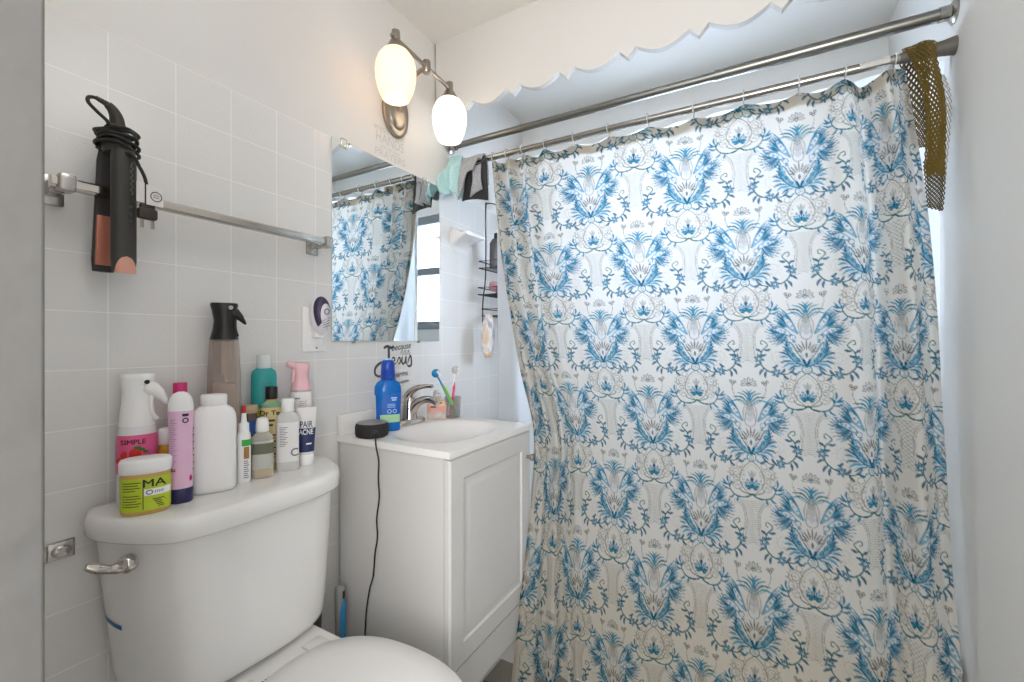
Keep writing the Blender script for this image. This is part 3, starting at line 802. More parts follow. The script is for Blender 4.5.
# pink bottle on its dark blue cap
PKB = mat('pale_pink_plastic', '#e7bcd6', 0.35, var=0.03); NAVY = mat('navy_plastic', '#2b2b57', 0.3, var=0.05)
t = bottle('pink_lotion_bottle', 'pale pink bottle standing on a dark blue cap, white rounded top', 'bottle', 0.122, 0.4265)
p = [(0.026, 0.0155, 0.0185, 2.2), (0.035, 0.016, 0.019, 2.2), (0.09, 0.0155, 0.0190, 2.2), (0.13, 0.0152, 0.0185, 2.2), (0.165, 0.0165, 0.0200, 2.2), (0.176, 0.017, 0.0205, 2.2)]
body(p, 'bottle_body', PKB, t)
body([(0.175, 0.0168, 0.0203, 2.2), (0.188, 0.0168, 0.0200, 2.2), (0.200, 0.0145, 0.0175, 2.1), (0.208, 0.010, 0.0125, 2.0), (0.212, 0.004, 0.005, 2.0)], 'shoulder', WHITE, t)
body([(0.0, 0.0145, 0.0175, 2.2), (0.002, 0.0158, 0.0187, 2.2), (0.024, 0.0168, 0.0198, 2.2), (0.028, 0.0160, 0.019, 2.2)], 'cap', NAVY, t)
b = MB()
b.add([(surf_x(p, y, zz, 0.0007), y, zz) for zz in (0.166, 0.171) for y in (0.002, 0.006, 0.012)], [[0, 1, 4, 3], [1, 2, 5, 4]])
b.build('dark_block', INK, t, smooth=0)
b = MB(); b.tube([(surf_x(p, 0.007+0.0042*math.cos(a), 0.158, 0.0004), 0.007+0.0042*math.cos(a), 0.158+0.0042*math.sin(a)) for a in np.linspace(0, 2*PI, 13)[:-1]], 0.0011, 5, closed=True)
b.build('round_mark', INK, t)
b = MB()
for i in range(2): b.add([(surf_x(p, y, zz, 0.0007), y, zz) for zz in (0.062+0.003*i, 0.0635+0.003*i) for y in (-0.017, -0.013, -0.008)], [[0, 1, 4, 3], [1, 2, 5, 4]])
b.build('print', INK, t, smooth=0)
b = MB()
for i in range(26): b.add([(surf_x(p, y, zz, 0.0007), y, zz) for zz in (0.075+0.0034*i, 0.0762+0.0034*i) for y in (-0.0165, -0.0135, -0.0105+0.002*(i % 3))], [[0, 1, 4, 3], [1, 2, 5, 4]])
b.build('fine_print', mat('mauve_ink', '#b48fb2', 0.5), t, smooth=0)
b = MB(); b.sphere((surf_x(p, 0.014, 0.045, -0.0008), 0.0135, 0.046), 0.008, 10, 8, sc=(0.2, 0.55, 0.8)); b.build('magenta_print', mat('magenta', '#c3237d', 0.4), t)

# big white bottle
t = bottle('white_bottle', 'large plain white bottle with wide cap at the front of the tank', 'bottle', 0.108, 0.4925)
p = [(0.0, 0.021, 0.034, 3.2), (0.004, 0.025, 0.0385, 3.2), (0.012, 0.0265, 0.040, 3.2), (0.145, 0.0265, 0.040, 3.2), (0.158, 0.0255, 0.0385, 3.0), (0.168, 0.0230, 0.034, 2.6), (0.174, 0.0205, 0.027, 2.3), (0.177, 0.019, 0.0225, 2.1)]
body(p, 'bottle_body', WHITE, t)
body([(0.177, 0.020, 0.0225, 2.0), (0.179, 0.021, 0.0235, 2.0), (0.196, 0.021, 0.0235, 2.0), (0.199, 0.019, 0.0215, 2.0), (0.1995, 0.015, 0.018, 2.0)], 'cap', WHITE, t)
b = MB()
for i in range(22):
    if i in (7, 15): continue
    b.add([(surf_x(p, y, zz, 0.0007), y, zz) for zz in (0.045+0.0045*i, 0.0475+0.0045*i) for y in (-0.0394, -0.038, -0.0355+0.0012*(i % 3))], [[0, 1, 4, 3], [1, 2, 5, 4]])
b.build('side_print', INK, t, smooth=0)
label(p, 0.016, 0.028, -78, -55, mat('magenta_patch', '#c9387f', 0.4), t, 'side_patch')

# yellow bottle with white cap, mostly hidden
t = bottle('yellow_bottle', 'small yellow bottle with white cap between the spray bottle and the pink bottle', 'bottle', 0.060, 0.4265)
p = [(0.0, 0.011, 0.011, 2.2), (0.003, 0.012, 0.012, 2.2), (0.095, 0.012, 0.012, 2.2), (0.105, 0.009, 0.009, 2.0)]
body(p, 'bottle_body', mat('yellow_plastic', '#e2b02e', 0.35, var=0.05), t)
body([(0.104, 0.0118, 0.0118, 2.0), (0.106, 0.0125, 0.0125, 2.0), (0.132, 0.0118, 0.0118, 2.0), (0.136, 0.009, 0.009, 2.0)], 'cap', WHITE, t)
# hot pink capped bottle behind
HOT = mat('hot_pink', '#cf2d74', 0.35, var=0.05)
t = bottle('hot_pink_bottle', 'slim bottle with hot pink cap hidden behind the pale pink bottle', 'bottle', 0.050, 0.4565)
p = [(0.0, 0.013, 0.013, 2.0), (0.15, 0.0135, 0.0135, 2.0), (0.172, 0.0125, 0.0125, 2.0), (0.182, 0.009, 0.009, 2.0)]
body(p, 'bottle_body', HOT, t)
body([(0.182, 0.0095, 0.0105, 2.4), (0.184, 0.0108, 0.0118, 2.4), (0.222, 0.0108, 0.0122, 2.4), (0.2235, 0.0095, 0.011, 2.4)], 'cap', HOT, t)

# tall amber continuous-spray bottle with black head
t = bottle('mist_spray_bottle', 'tall smoky brown mist bottle with black trigger head', 'spray bottle', 0.046, 0.545)
p = [(0.0, 0.027, 0.030, 2.6), (0.004, 0.029, 0.032, 2.6), (0.24, 0.029, 0.0318, 2.6), (0.30, 0.0265, 0.0285, 2.5), (0.313, 0.026, 0.0275, 2.4)]
SMOKE = thin_clear('smoky_plastic', '#cfc3ba', 0.26)
body(p, 'bottle_body', SMOKE, t)
LIQ = mat('brown_liquid', '#cfc1b6', 0.3, var=0.06)
body([(0.006, 0.026, 0.029, 2.6), (0.20, 0.026, 0.0287, 2.6), (0.215, 0.026, 0.0287, 2.6)], 'liquid', LIQ, t)
b = MB(); b.tube(spline([(0.0, 0.002, 0.30), (0.002, 0.003, 0.22), (0.012, 0.012, 0.10), (0.016, 0.018, 0.02)], 6), 0.0025, 8); b.box((-0.008, -0.006, 0.235), (0.008, 0.012, 0.315), bev=0.003)
b.build('dip_tube', mat('dip_tube_beige', '#cdb9a8', 0.4), t)
h = [(0.309, 0.0255, 0.0278, 2.3), (0.315, 0.0255, 0.0278, 2.3), (0.335, 0.021, 0.0225, 2.3), (0.355, 0.019, 0.020, 2.3), (0.378, 0.021, 0.024, 2.5), (0.390, 0.0225, 0.027, 2.8), (0.3945, 0.021, 0.026, 2.8)]
b = MB(); b.loft(sect(h)); b.build('spray_head', BLACKP, t, smooth=50)
b = MB(); rings = []
for y, z, w, hh in [(0.010, 0.376, 0.010, 0.009), (0.022, 0.372, 0.010, 0.010), (0.032, 0.362, 0.009, 0.007), (0.039, 0.352, 0.007, 0.004), (0.042, 0.348, 0.004, 0.0015)]:
    rings.append([(0.008+w*math.cos(a), y+hh*0.5*math.sin(a), z+hh*math.sin(a)) for a in np.linspace(0, 2*PI, 17)[:-1]])
b.loft(rings); b.build('trigger', BLACKP, t, smooth=60)
b = MB(); b.tube(spline([(0.010, 0.021, 0.37), (0.011, 0.020, 0.35), (0.011, 0.021, 0.335), (0.010, 0.025, 0.320)], 5), 0.0035, 10); b.build('trigger_guard', BLACKP, t, smooth=60)
b = MB(); b.tube([(0.020, 0.012, 0.384), (0.0245, 0.0125, 0.384)], 0.0045, 14); b.build('nozzle', NICKEL, t)

# red tipped white dropper bottle with green label
t = bottle('dropper_bottle', 'little white bottle with red nozzle tip and bright green label', 'bottle', 0.104, 0.5555)
p = [(0.0, 0.0105, 0.0128, 2.6), (0.003, 0.0115, 0.0138, 2.6), (0.098, 0.0115, 0.0138, 2.6), (0.106, 0.0105, 0.0125, 2.2), (0.110, 0.009, 0.0105, 2.0)]
body(p, 'bottle_body', WHITE, t)
body([(0.110, 0.0098, 0.0105, 2.0), (0.128, 0.0095, 0.0100, 2.0), (0.131, 0.006, 0.006, 2.0), (0.152, 0.0042, 0.0042, 2.0)], 'cap', WHITE, t)
body([(0.151, 0.0044, 0.0044, 2.0), (0.165, 0.0038, 0.0038, 2.0), (0.168, 0.003, 0.003, 2.0)], 'nozzle_tip', mat('red_tip', '#b72a2a', 0.4), t)
label(p, 0.080, 0.094, -10, 75, mat('green_label', '#35b04a', 0.45), t)
label(p, 0.052, 0.078, 0, 40, mat('tan_label', '#a3763d', 0.45, var=0.1), t, 'tan_patch')
b = MB()
for i in range(9): b.add([(surf_x(p, y, zz, 0.0007), y, zz) for zz in (0.010+0.0045*i, 0.012+0.0045*i) for y in (0.0, 0.005, 0.0095-0.001*(i % 3))], [[0, 1, 4, 3], [1, 2, 5, 4]])
b.build('print', mat('grey_ink', '#88868a', 0.5), t, smooth=0)

# small clear bottle, dark label
CLB = thin_clear('clear_bottle', '#fbf8f0', 0.3)
t = bottle('clear_oil_bottle', 'small clear bottle with white cap, grey label and amber oil', 'bottle', 0.104, 0.597)
p = [(0.0, 0.018, 0.021, 2.8), (0.003, 0.0195, 0.0228, 2.8), (0.080, 0.0195, 0.0228, 2.8), (0.091, 0.0185, 0.0215, 2.4), (0.099, 0.013, 0.015, 2.1), (0.103, 0.0105, 0.0115, 2.0)]
body(p, 'bottle_body', CLB, t)
body([(0.004, 0.0172, 0.0206, 2.8), (0.026, 0.0172, 0.0206, 2.8)], 'oil', mat('amber_oil', '#caa35c', 0.2), t)
body([(0.103, 0.0118, 0.0128, 2.0), (0.105, 0.0125, 0.0137, 2.0), (0.125, 0.012, 0.0130, 2.0), (0.133, 0.0095, 0.011, 2.0), (0.135, 0.006, 0.007, 2.0)], 'cap', WHITE, t)
label(p, 0.022, 0.084, -72, 72, mat('clear_label', '#b9bab2', 0.35, var=0.05), t)
label(p, 0.055, 0.079, -60, 74, mat('olive_label', '#686b58', 0.35, var=0.08), t, 'dark_panel', off=0.0009)

# bath oil bottle with black cap
t = bottle('bath_oil_bottle', 'slim golden oil bottle with black cap behind the clear bottles', 'bottle', 0.066, 0.6425)
p = [(0.0, 0.011, 0.022, 2.8), (0.003, 0.012, 0.0235, 2.8), (0.145, 0.012, 0.0235, 2.8), (0.158, 0.0118, 0.0215, 2.4), (0.166, 0.0105, 0.013, 2.1), (0.170, 0.0100, 0.0108, 2.0)]
body(p, 'bottle_body', mat('golden_oil', '#d9bd6a', 0.15, trans=0.25, ior=1.3), t)
body([(0.170, 0.0115, 0.0125, 2.0), (0.172, 0.0122, 0.0132, 2.0), (0.198, 0.0122, 0.0132, 2.0), (0.200, 0.011, 0.012, 2.0)], 'cap', BLACKP, t)
label(p, 0.020, 0.150, -75, 75, mat('pale_gold_label', '#d8c58c', 0.45, var=0.03), t)
label(p, 0.152, 0.1645, -85, 85, mat('green_band', '#79a88c', 0.45), t, 'green_band')
b = MB(); text_on(b, p, 'Dr Te', 0.0155, -0.004, 0.137, 0.0004, sx=1.1)
for i in range(2): b.add([(surf_x(p, y, zz, 0.0012), y, zz) for zz in (0.106+0.011*i, 0.111+0.011*i) for y in (-0.013, -0.005, 0.003+0.004*i)], [[0, 1, 4, 3], [1, 2, 5, 4]])
for i in range(8): b.add([(surf_x(p, y, zz, 0.0012), y, zz) for zz in (0.030+0.0075*i, 0.0335+0.0075*i) for y in (-0.012, 0.0, 0.006+0.003*(i % 2))], [[0, 1, 4, 3], [1, 2, 5, 4]])
b.build('print', mat('brown_ink', '#4c3c28', 0.5), t, smooth=0)

# clear bottle with white cap
t = bottle('clear_bottle', 'tall clear bottle with ribbed white cap and white label beside the tube', 'bottle', 0.105, 0.6585)
p = [(0.0, 0.013, 0.023, 3.0), (0.003, 0.0145, 0.0248, 3.0), (0.118, 0.0145, 0.0245, 3.0), (0.130, 0.014, 0.0225, 2.5), (0.138, 0.0125, 0.015, 2.1), (0.141, 0.012, 0.0133, 2.0)]
body(p, 'bottle_body', thin_clear('clear_pale_bottle', '#fbfaf8', 0.5), t)
body([(0.141, 0.0130, 0.0135, 2.0), (0.143, 0.0137, 0.0142, 2.0), (0.170, 0.0137, 0.0142, 2.0), (0.172, 0.012, 0.0125, 2.0)], 'cap', WHITE, t)
label(p, 0.022, 0.116, -70, 72, mat('frost_label', '#e2e0de', 0.4, var=0.02), t)
b = MB()
for i in range(12): b.add([(surf_x(p, y, zz, 0.0012), y, zz) for zz in (0.060+0.004*i, 0.0614+0.004*i) for y in (-0.017, -0.011, -0.006+0.003*(i % 3))], [[0, 1, 4, 3], [1, 2, 5, 4]])
text_on(b, p, 'C', 0.026, 0.0145, 0.043, 0.0006)
b.build('print', mat('grey_violet_ink', '#7b7480', 0.5), t, smooth=0)

# acne tube standing on its cap
TUB = mat('white_tube', '#dedcda', 0.35, var=0.02)
t = bottle('acne_cream_tube', 'white and navy cream tube lettered PAIR ACNE standing on its cap', 'tube', 0.100, 0.7115)
p = [(0.026, 0.0135, 0.0175, 2.0), (0.05, 0.0140, 0.0188, 2.0), (0.09, 0.0112, 0.0212, 2.0), (0.125, 0.0050, 0.0236, 2.2), (0.138, 0.0014, 0.0246, 2.6), (0.143, 0.0011, 0.0246, 2.8)]
body(p, 'tube_body', TUB, t)
body([(0.0, 0.0125, 0.0160, 2.0), (0.002, 0.0135, 0.0172, 2.0), (0.025, 0.0138, 0.0176, 2.0), (0.027, 0.013, 0.017, 2.0)], 'cap', WHITE, t)
label(p, 0.033, 0.092, -88, 88, mat('navy_label', '#26305e', 0.4, var=0.04), t, 'navy_panel')
b = MB(); text_on(b, p, 'PAIR', 0.022, 0.000, 0.1010, 0.0003, sx=0.66); b.build('dark_lettering', mat('navy_ink', '#3b4264', 0.5), t, smooth=0)
b = MB(); text_on(b, p, 'ACNE', 0.0185, 0.0, 0.0825, 0.0003, off=0.0014, sx=0.66)
b.build('white_lettering', WINK, t, smooth=0)
b = MB()
b.add([(surf_x(p, y, zz, 0.0014), y, zz) for zz in (0.052, 0.0555) for y in (0.0, 0.006, 0.012)], [[0, 1, 4, 3], [1, 2, 5, 4]])
b.build('white_bar', WINK, t, smooth=0)

# pink trigger bottle
PKT = mat('soft_pink_plastic', '#eab9c0', 0.35, var=0.03)
t = bottle('pink_pump_bottle', 'clear bottle with pink sprayer head against the wall tiles behind the acne tube', 'spray bottle', 0.046, 0.7345)
p = [(0.0, 0.020, 0.024, 2.6), (0.004, 0.022, 0.026, 2.6), (0.17, 0.022, 0.026, 2.6), (0.185, 0.020, 0.0235, 2.4)]
body(p, 'bottle_body', thin_clear('pink_clear', '#f0e6e6', 0.4), t)
label(p, 0.125, 0.178, -80, 80, mat('pale_label', '#e9e4e4', 0.4), t)
b = MB(); b.add([(surf_x(p, y, zz, 0.0012), y, zz) for zz in (0.160, 0.164) for y in (-0.014, -0.008, -0.002)], [[0, 1, 4, 3], [1, 2, 5, 4]])
for i in range(4): b.add([(surf_x(p, y, zz, 0.0012), y, zz) for zz in (0.138+0.005*i, 0.1395+0.005*i) for y in (-0.016, 0.0, 0.012+0.002*(i % 2))], [[0, 1, 4, 3], [1, 2, 5, 4]])
b.build('print', mat('rose_grey_ink', '#8d8084', 0.5), t, smooth=0)
b = MB(); h = [(0.183, 0.0205, 0.0245, 2.5), (0.195, 0.019, 0.022, 2.4), (0.215, 0.0165, 0.0165, 2.3), (0.228, 0.0165, 0.0180, 2.4), (0.240, 0.016, 0.021, 2.5), (0.250, 0.013, 0.019, 2.5), (0.253, 0.010, 0.014, 2.4)]
b.loft(sect(h))
b.build('spray_head', PKT, t, smooth=55)
b = MB(); b.tube(spline([(0.004, -0.012, 0.240), (0.006, -0.022, 0.247), (0.008, -0.032, 0.252)], 5), [0.009]*6+[0.0085]*3+[0.0075]*2, 14); b.build('nozzle', PKT, t, smooth=60)
b = MB(); b.tube(spline([(0.006, -0.016, 0.236), (0.009, -0.018, 0.220), (0.010, -0.020, 0.203)], 5), [0.0052]*6+[0.004]*5, 12); b.build('trigger', PKT, t, smooth=60)

# teal bottle
t = bottle('teal_bottle', 'teal liquid bottle with clear top standing behind the bath oil', 'bottle', 0.0325, 0.644)
p = [(0.0, 0.0145, 0.026, 2.8), (0.003, 0.0155, 0.0278, 2.8), (0.225, 0.0155, 0.0278, 2.8), (0.236, 0.0145, 0.0255, 2.5), (0.243, 0.012, 0.016, 2.2)]
body(p, 'bottle_body', mat('teal_liquid', '#3fb0ae', 0.15, trans=0.2, ior=1.3, var=0.06), t)
body([(0.243, 0.0125, 0.0155, 2.0), (0.245, 0.0132, 0.0162, 2.0), (0.272, 0.0132, 0.0162, 2.0), (0.276, 0.011, 0.0145, 2.0)], 'cap', mat('frosted_cap', '#e4eceb', 0.25, trans=0.2), t)
label(p, 0.128, 0.146, -75, 60, mat('yellow_green_label', '#c9c83c', 0.45), t, 'yellow_band')
b = MB()
for i in range(6): b.add([(surf_x(p, y, zz, 0.0008), y, zz) for zz in (0.17+0.007*i, 0.1725+0.007*i) for y in (-0.004, 0.006, 0.016+0.002*(i % 2))], [[0, 1, 4, 3], [1, 2, 5, 4]])
b.build('print', mat('deep_teal_ink', '#1f8587', 0.4), t, smooth=0)

# tan lidded jar
t = bottle('tan_lidded_jar', 'small dark jar with tan lid tucked behind the red-tipped bottle', 'jar', 0.058, 0.5945)
p = [(0.0, 0.0145, 0.0145, 2.0), (0.003, 0.0155, 0.0155, 2.0), (0.132, 0.0155, 0.0155, 2.0), (0.142, 0.014, 0.014, 2.0)]
body(p, 'jar_body', mat('dark_glass', '#5b5149', 0.15, var=0.1), t)
body([(0.142, 0.0160, 0.0168, 2.0), (0.144, 0.0168, 0.0172, 2.0), (0.158, 0.0168, 0.0172, 2.0), (0.160, 0.015, 0.0155, 2.0)], 'lid', mat('tan_lid', '#b99f80', 0.45, var=0.05), t)
label(p, 0.095, 0.125, -80, 80, mat('blue_patch', '#2d57a6', 0.4), t, 'blue_label')

# ------------------------------------------------------------------ things on the vanity top
VT = VZ+0.0004
t = bottle('mouthwash_bottle', 'bright blue mouthwash bottle with dark blue cap on the sink top', 'bottle', 0.080, 1.010, 0.1, VT)
BLQ = mat('blue_mouthwash', '#1f78cf', 0.12, trans=0.25, ior=1.33, var=0.08, vscale=14)
p = [(0.0, 0.022, 0.035, 2.6), (0.004, 0.024, 0.038, 2.6), (0.06, 0.0245, 0.0385, 2.6), (0.120, 0.025, 0.0405, 2.5), (0.138, 0.0245, 0.0395, 2.4), (0.150, 0.022, 0.033, 2.2), (0.157, 0.017, 0.022, 2.0), (0.160, 0.016, 0.0185, 2.0)]
body(p, 'bottle_body', BLQ, t)
body([(0.158, 0.018, 0.0185, 2.0), (0.160, 0.0215, 0.0215, 2.0), (0.166, 0.0215, 0.0215, 2.0), (0.167, 0.0225, 0.0225, 2.0), (0.205, 0.0205, 0.0205, 2.0), (0.214, 0.0190, 0.0190, 2.0), (0.219, 0.015, 0.015, 2.0), (0.2195, 0.012, 0.012, 2.0)], 'cap', mat('royal_blue_cap', '#1d47a8', 0.3, var=0.04), t)
body([(0.217, 0.011, 0.0150, 2.0), (0.2225, 0.011, 0.014, 2.0), (0.225, 0.007, 0.009, 2.0)], 'cap_button', mat('pale_blue_cap', '#a9c3e6', 0.35), t)
label(p, 0.030, 0.118, -62, 80, mat('blue_label', '#1d5fb8', 0.35, var=0.05), t, 'label', wave=lambda a, z: min(z, 0.055+0.063*max(0, min(1, (a+62)/75))**0.6))
label(p, 0.028, 0.052, -35, 60, mat('pale_green_label', '#a9d3a4', 0.4, var=0.05), t, 'green_patch', off=0.0010)
b = MB(); 
for q, (yc, zc, w) in enumerate(((0.016, 0.101, 0.018), (0.016, 0.0945, 0.014))):
    b.add([(surf_x(p, yc-w/2+w*k, zc+dz, 0.0012), yc-w/2+w*k, zc+dz) for dz in (0, 0.004) for k in (0, .5, 1)], [[0, 1, 4, 3], [1, 2, 5, 4]])
for yc in (0.002, 0.018): b.tube([(surf_x(p, yc+0.0055*math.cos(a), 0.062+0.0055*math.sin(a), 0.001), yc+0.0055*math.cos(a), 0.062+0.0055*math.sin(a)) for a in np.linspace(0, 2*PI, 17)[:-1]], 0.0011, 5, closed=True)
for i in range(3): b.add([(surf_x(p, y, zz, 0.0012), y, zz) for zz in (0.074+0.0045*i, 0.0756+0.0045*i) for y in (-0.004, 0.006, 0.02)], [[0, 1, 4, 3], [1, 2, 5, 4]])
b.build('white_print', mat('pale_blue_ink', '#b7d2ee', 0.5), t, smooth=0)
label(p, 0.034, 0.112, -89, -66, mat('back_label_white', '#d5dce4', 0.4, var=0.15, vscale=90), t, 'back_label')

t = bottle('smart_speaker', 'black puck-shaped smart speaker with cord on the near corner of the sink top', 'speaker', 0.103, 0.924, 0.0, VT)
b = MB(); b.lathe([(0.0, 0.040), (0.003, 0.045), (0.010, 0.0475), (0.030, 0.0475), (0.038, 0.045), (0.0405, 0.042)], 48); b.build('speaker_body', mat('charcoal_fabric', '#2a2827', 0.8, var=0.2, vscale=300, bump=0.3, bscale=400), t)
b = MB(); b.lathe([(0.040, 0.043), (0.0415, 0.0425), (0.042, 0.040), (0.042, 0.001)], 48); b.build('top_plate', mat('dark_grey_top', '#8b8783', 0.35, var=0.08), t)
b = MB(); b.lathe([(0.0, 0.007), (0.002, 0.007), (0.002, 0.003)], 16, M=Matrix.Translation((0.0462, 0.008, 0.018)) @ Matrix.Rotation(R(90), 4, 'Y')); b.build('power_port', BLACKP, t)
# cord in world coordinates relative to the speaker
def w2l(o, pts):
    Mi = (Matrix.Translation(o.location) @ Matrix.Rotation(o.rotation_euler[2], 4, 'Z')).inverted()
    return [tuple(Mi @ Vector(p)) for p in pts]
cp = [(0.1415, 0.9000, 0.838), (0.152, 0.892, 0.836), (0.160, 0.884, 0.826), (0.172, 0.875, 0.806), (0.182, 0.8745, 0.77), (0.179, 0.876, 0.72), (0.183, 0.8755, 0.67), (0.173, 0.876, 0.61), (0.176, 0.8755, 0.56), (0.166, 0.876, 0.51), (0.160, 0.8755, 0.45), (0.146, 0.876, 0.41), (0.134, 0.8755, 0.35), (0.128, 0.876, 0.29), (0.124, 0.872, 0.2), (0.12, 0.86, 0.08), (0.11, 0.84, 0.006), (0.07, 0.82, 0.004)]
b = MB(); b.tube(spline(w2l(t, cp), 6), 0.0021, 8); b.build('power_cord', CORD, t, smooth=60)

t = bottle('hand_soap_bottle', 'clear squat hand soap bottle with pink soap behind the faucet', 'soap bottle', 0.085, 1.2425, 0.0, VT)
p = [(0.0, 0.020, 0.031, 2.6), (0.004, 0.022, 0.034, 2.6), (0.05, 0.022, 0.0345, 2.6), (0.068, 0.020, 0.030, 2.4), (0.078, 0.013, 0.018, 2.0), (0.083, 0.011, 0.0125, 2.0)]
body(p, 'bottle_body', thin_clear('pale_clear_plastic', '#f2e6dc', 0.3), t)
label(p, 0.026, 0.048, -70, 70, mat('coral_soap_label', '#e2a49a', 0.35, var=0.06), t, 'coral_label')
label(p, 0.048, 0.066, -60, 60, mat('peach_label', '#ecc49c', 0.35, var=0.06), t, 'peach_label')
b = MB()
for yc_, zc_, w_ in ((-0.012, 0.046, 0.020), (0.006, 0.060, 0.024)): b.add([(surf_x(p, y, zz, 0.0012), y, zz) for zz in (zc_-0.003, zc_+0.003) for y in (yc_-w_/2, yc_, yc_+w_/2)], [[0, 1, 4, 3], [1, 2, 5, 4]])
b.build('print', mat('dusk_ink', '#6d5560', 0.5), t, smooth=0)
b = MB(); b.lathe([(0.083, 0.013), (0.090, 0.013), (0.092, 0.005), (0.098, 0.005)], 18); b.tube([(0.0, 0.0, 0.099), (0.022, -0.006, 0.100), (0.027, -0.008, 0.096)], 0.0045, 10); b.build('pump', mat('pump_white', '#e9e5df', 0.3, trans=0.3), t)

# toothbrush cup and brushes
t = bottle('toothbrush_cup', 'small clear plastic cup holding toothbrushes at the far end of the sink top', 'cup', 0.115, 1.295, 0.0, VT)
b = MB(); b.lathe([(0.0, 0.026), (0.002, 0.027), (0.075, 0.030), (0.076, 0.029), (0.075, 0.0285), (0.005, 0.0255), (0.004, 0.002)], 32, cap1=True); b.build('cup_wall', thin_clear('clear_grey_plastic', '#d5d1ce', 0.12), t)
b = MB(); b.lathe([(0.0003, 0.0262), (0.004, 0.0266), (0.0045, 0.0240)], 32); b.build('cup_base', mat('grey_base', '#8d8583', 0.4), t)
def brush(label_, base, tip, hcol, gcol, hdcol, z0=VT+0.006, hood=True):
    base = Vector(base); tip = Vector(tip); d = (tip-base).normalized()
    o = thing('toothbrush', label_, 'toothbrush', tuple(base))
    T = tip-base; up = T.cross(Vector((1, 0, 0))).normalized()
    n_ = 16
    P = [T*(i/n_)+up*0.003*math.sin(PI*i/n_) for i in range(n_+1)]
    b = MB(); b.tube(P, list(np.interp(np.linspace(0, 1, n_+1), [0, 0.05, 0.5, 0.75, 0.85, 1], [0.003, 0.0058, 0.0055, 0.0035, 0.003, 0.004])), 12)
    ho = b.build('handle', hcol, o, smooth=60)
    b = MB(); q = [P[i]+Vector((0.0032, 0, 0)) for i in range(0, 13)]; b.tube(q, [0.003]+[0.0056]*10+[0.0035, 0.002], 10); b.build('grip', gcol, ho, smooth=60)
    side = Vector((1.0, -0.2, 0.1)).normalized()
    b = MB()
    if hood:
        b.sphere(tuple(P[-1]+d*0.004), 0.0155, 18, 12, sc=(0.85, 1.05, 0.95))
        b.build('brush_cover', hdcol, o, smooth=60)
    b = MB()
    for i in range(8):
        for j in (-1, 0, 1):
            c = P[-1]+d*(-0.010+0.003*i)+up*0.0028*j
            b.tube([c, c+side*0.0165], 0.0012, 6)
    b.build('bristles', WHITE, o)
    return o
GRN = mat('green_grip', '#7cb648', 0.4, var=0.04); BLU = mat('blue_brush', '#2c86c4', 0.35, var=0.08)
brush('blue toothbrush with green grip and blue cover leaning left in the cup', (0.122, 1.307, VT+0.010), (0.135, 1.178, VT+0.166), BLU, GRN, mat('clear_blue_cover', '#2d9ad4', 0.15, trans=0.35, ior=1.3))
brush('white toothbrush with pink grip leaning right in the cup', (0.106, 1.283, VT+0.010), (0.120, 1.305, VT+0.168), WHITE, mat('pink_grip', '#d8517f', 0.4, var=0.04), mat('clear_white_cover', '#e8e8e8', 0.12, trans=0.7, ior=1.25))

# ------------------------------------------------------------------ cleaning brush handles between the tank and the vanity
GREYH = mat('grey_handle', '#8b8a86', 0.45, var=0.06); BLUG = mat('blue_grip', '#3283b5', 0.45, var=0.05)
t = thing('toilet_brush', 'grey and blue brush handle standing between the toilet tank and the vanity', 'brush', (0.085, 0.825, 0))
b = MB(); b.loft(sect([(0.03, 0.006, 0.006, 2), (0.20, 0.008, 0.008, 2), (0.27, 0.011, 0.012, 2.2), (0.405, 0.012, 0.0135, 2.3), (0.420, 0.0115, 0.0125, 2.3), (0.426, 0.007, 0.008, 2)])); b.build('handle', GREYH, t, smooth=60)
b = MB(); rings = []
for z, w in ((0.27, 0.006), (0.285, 0.009), (0.36, 0.009), (0.385, 0.006), (0.39, 0.002)):
    rings.append([(0.0095+0.0045*math.cos(a), 0.0045-w*0.2+1.15*w*math.sin(a), z) for a in np.linspace(0, 2*PI, 13)[:-1]])
b.loft(rings); b.build('grip', BLUG, t, smooth=60)
b = MB(); b.box((0.010, 0.000, 0.392), (0.0135, 0.007, 0.412), bev=0.001); b.build('hang_hole', DARK, t)
b = MB(); b.lathe([(0.0, 0.030), (0.09, 0.034), (0.095, 0.03)], 20); b.build('brush_holder', WHITE, t, smooth=60)
t = thing('plunger', 'thin dark plunger handle leaning behind the right edge of the toilet tank', 'plunger', (0.05, 0.772, 0))
b = MB(); b.tube(spline([(0.0, 0.0, 0.08), (0.002, 0.003, 0.25), (0.006, 0.008, 0.417)], 4), [0.011]*8+[0.008], 12)
b.build('handle', mat('dark_taupe_handle', '#57524c', 0.5, var=0.06), t, smooth=60)
b = MB(); b.lathe([(0.0, 0.042), (0.02, 0.043), (0.055, 0.03), (0.075, 0.014), (0.09, 0.012)], 24); b.build('rubber_cup', DARK, t, smooth=60)

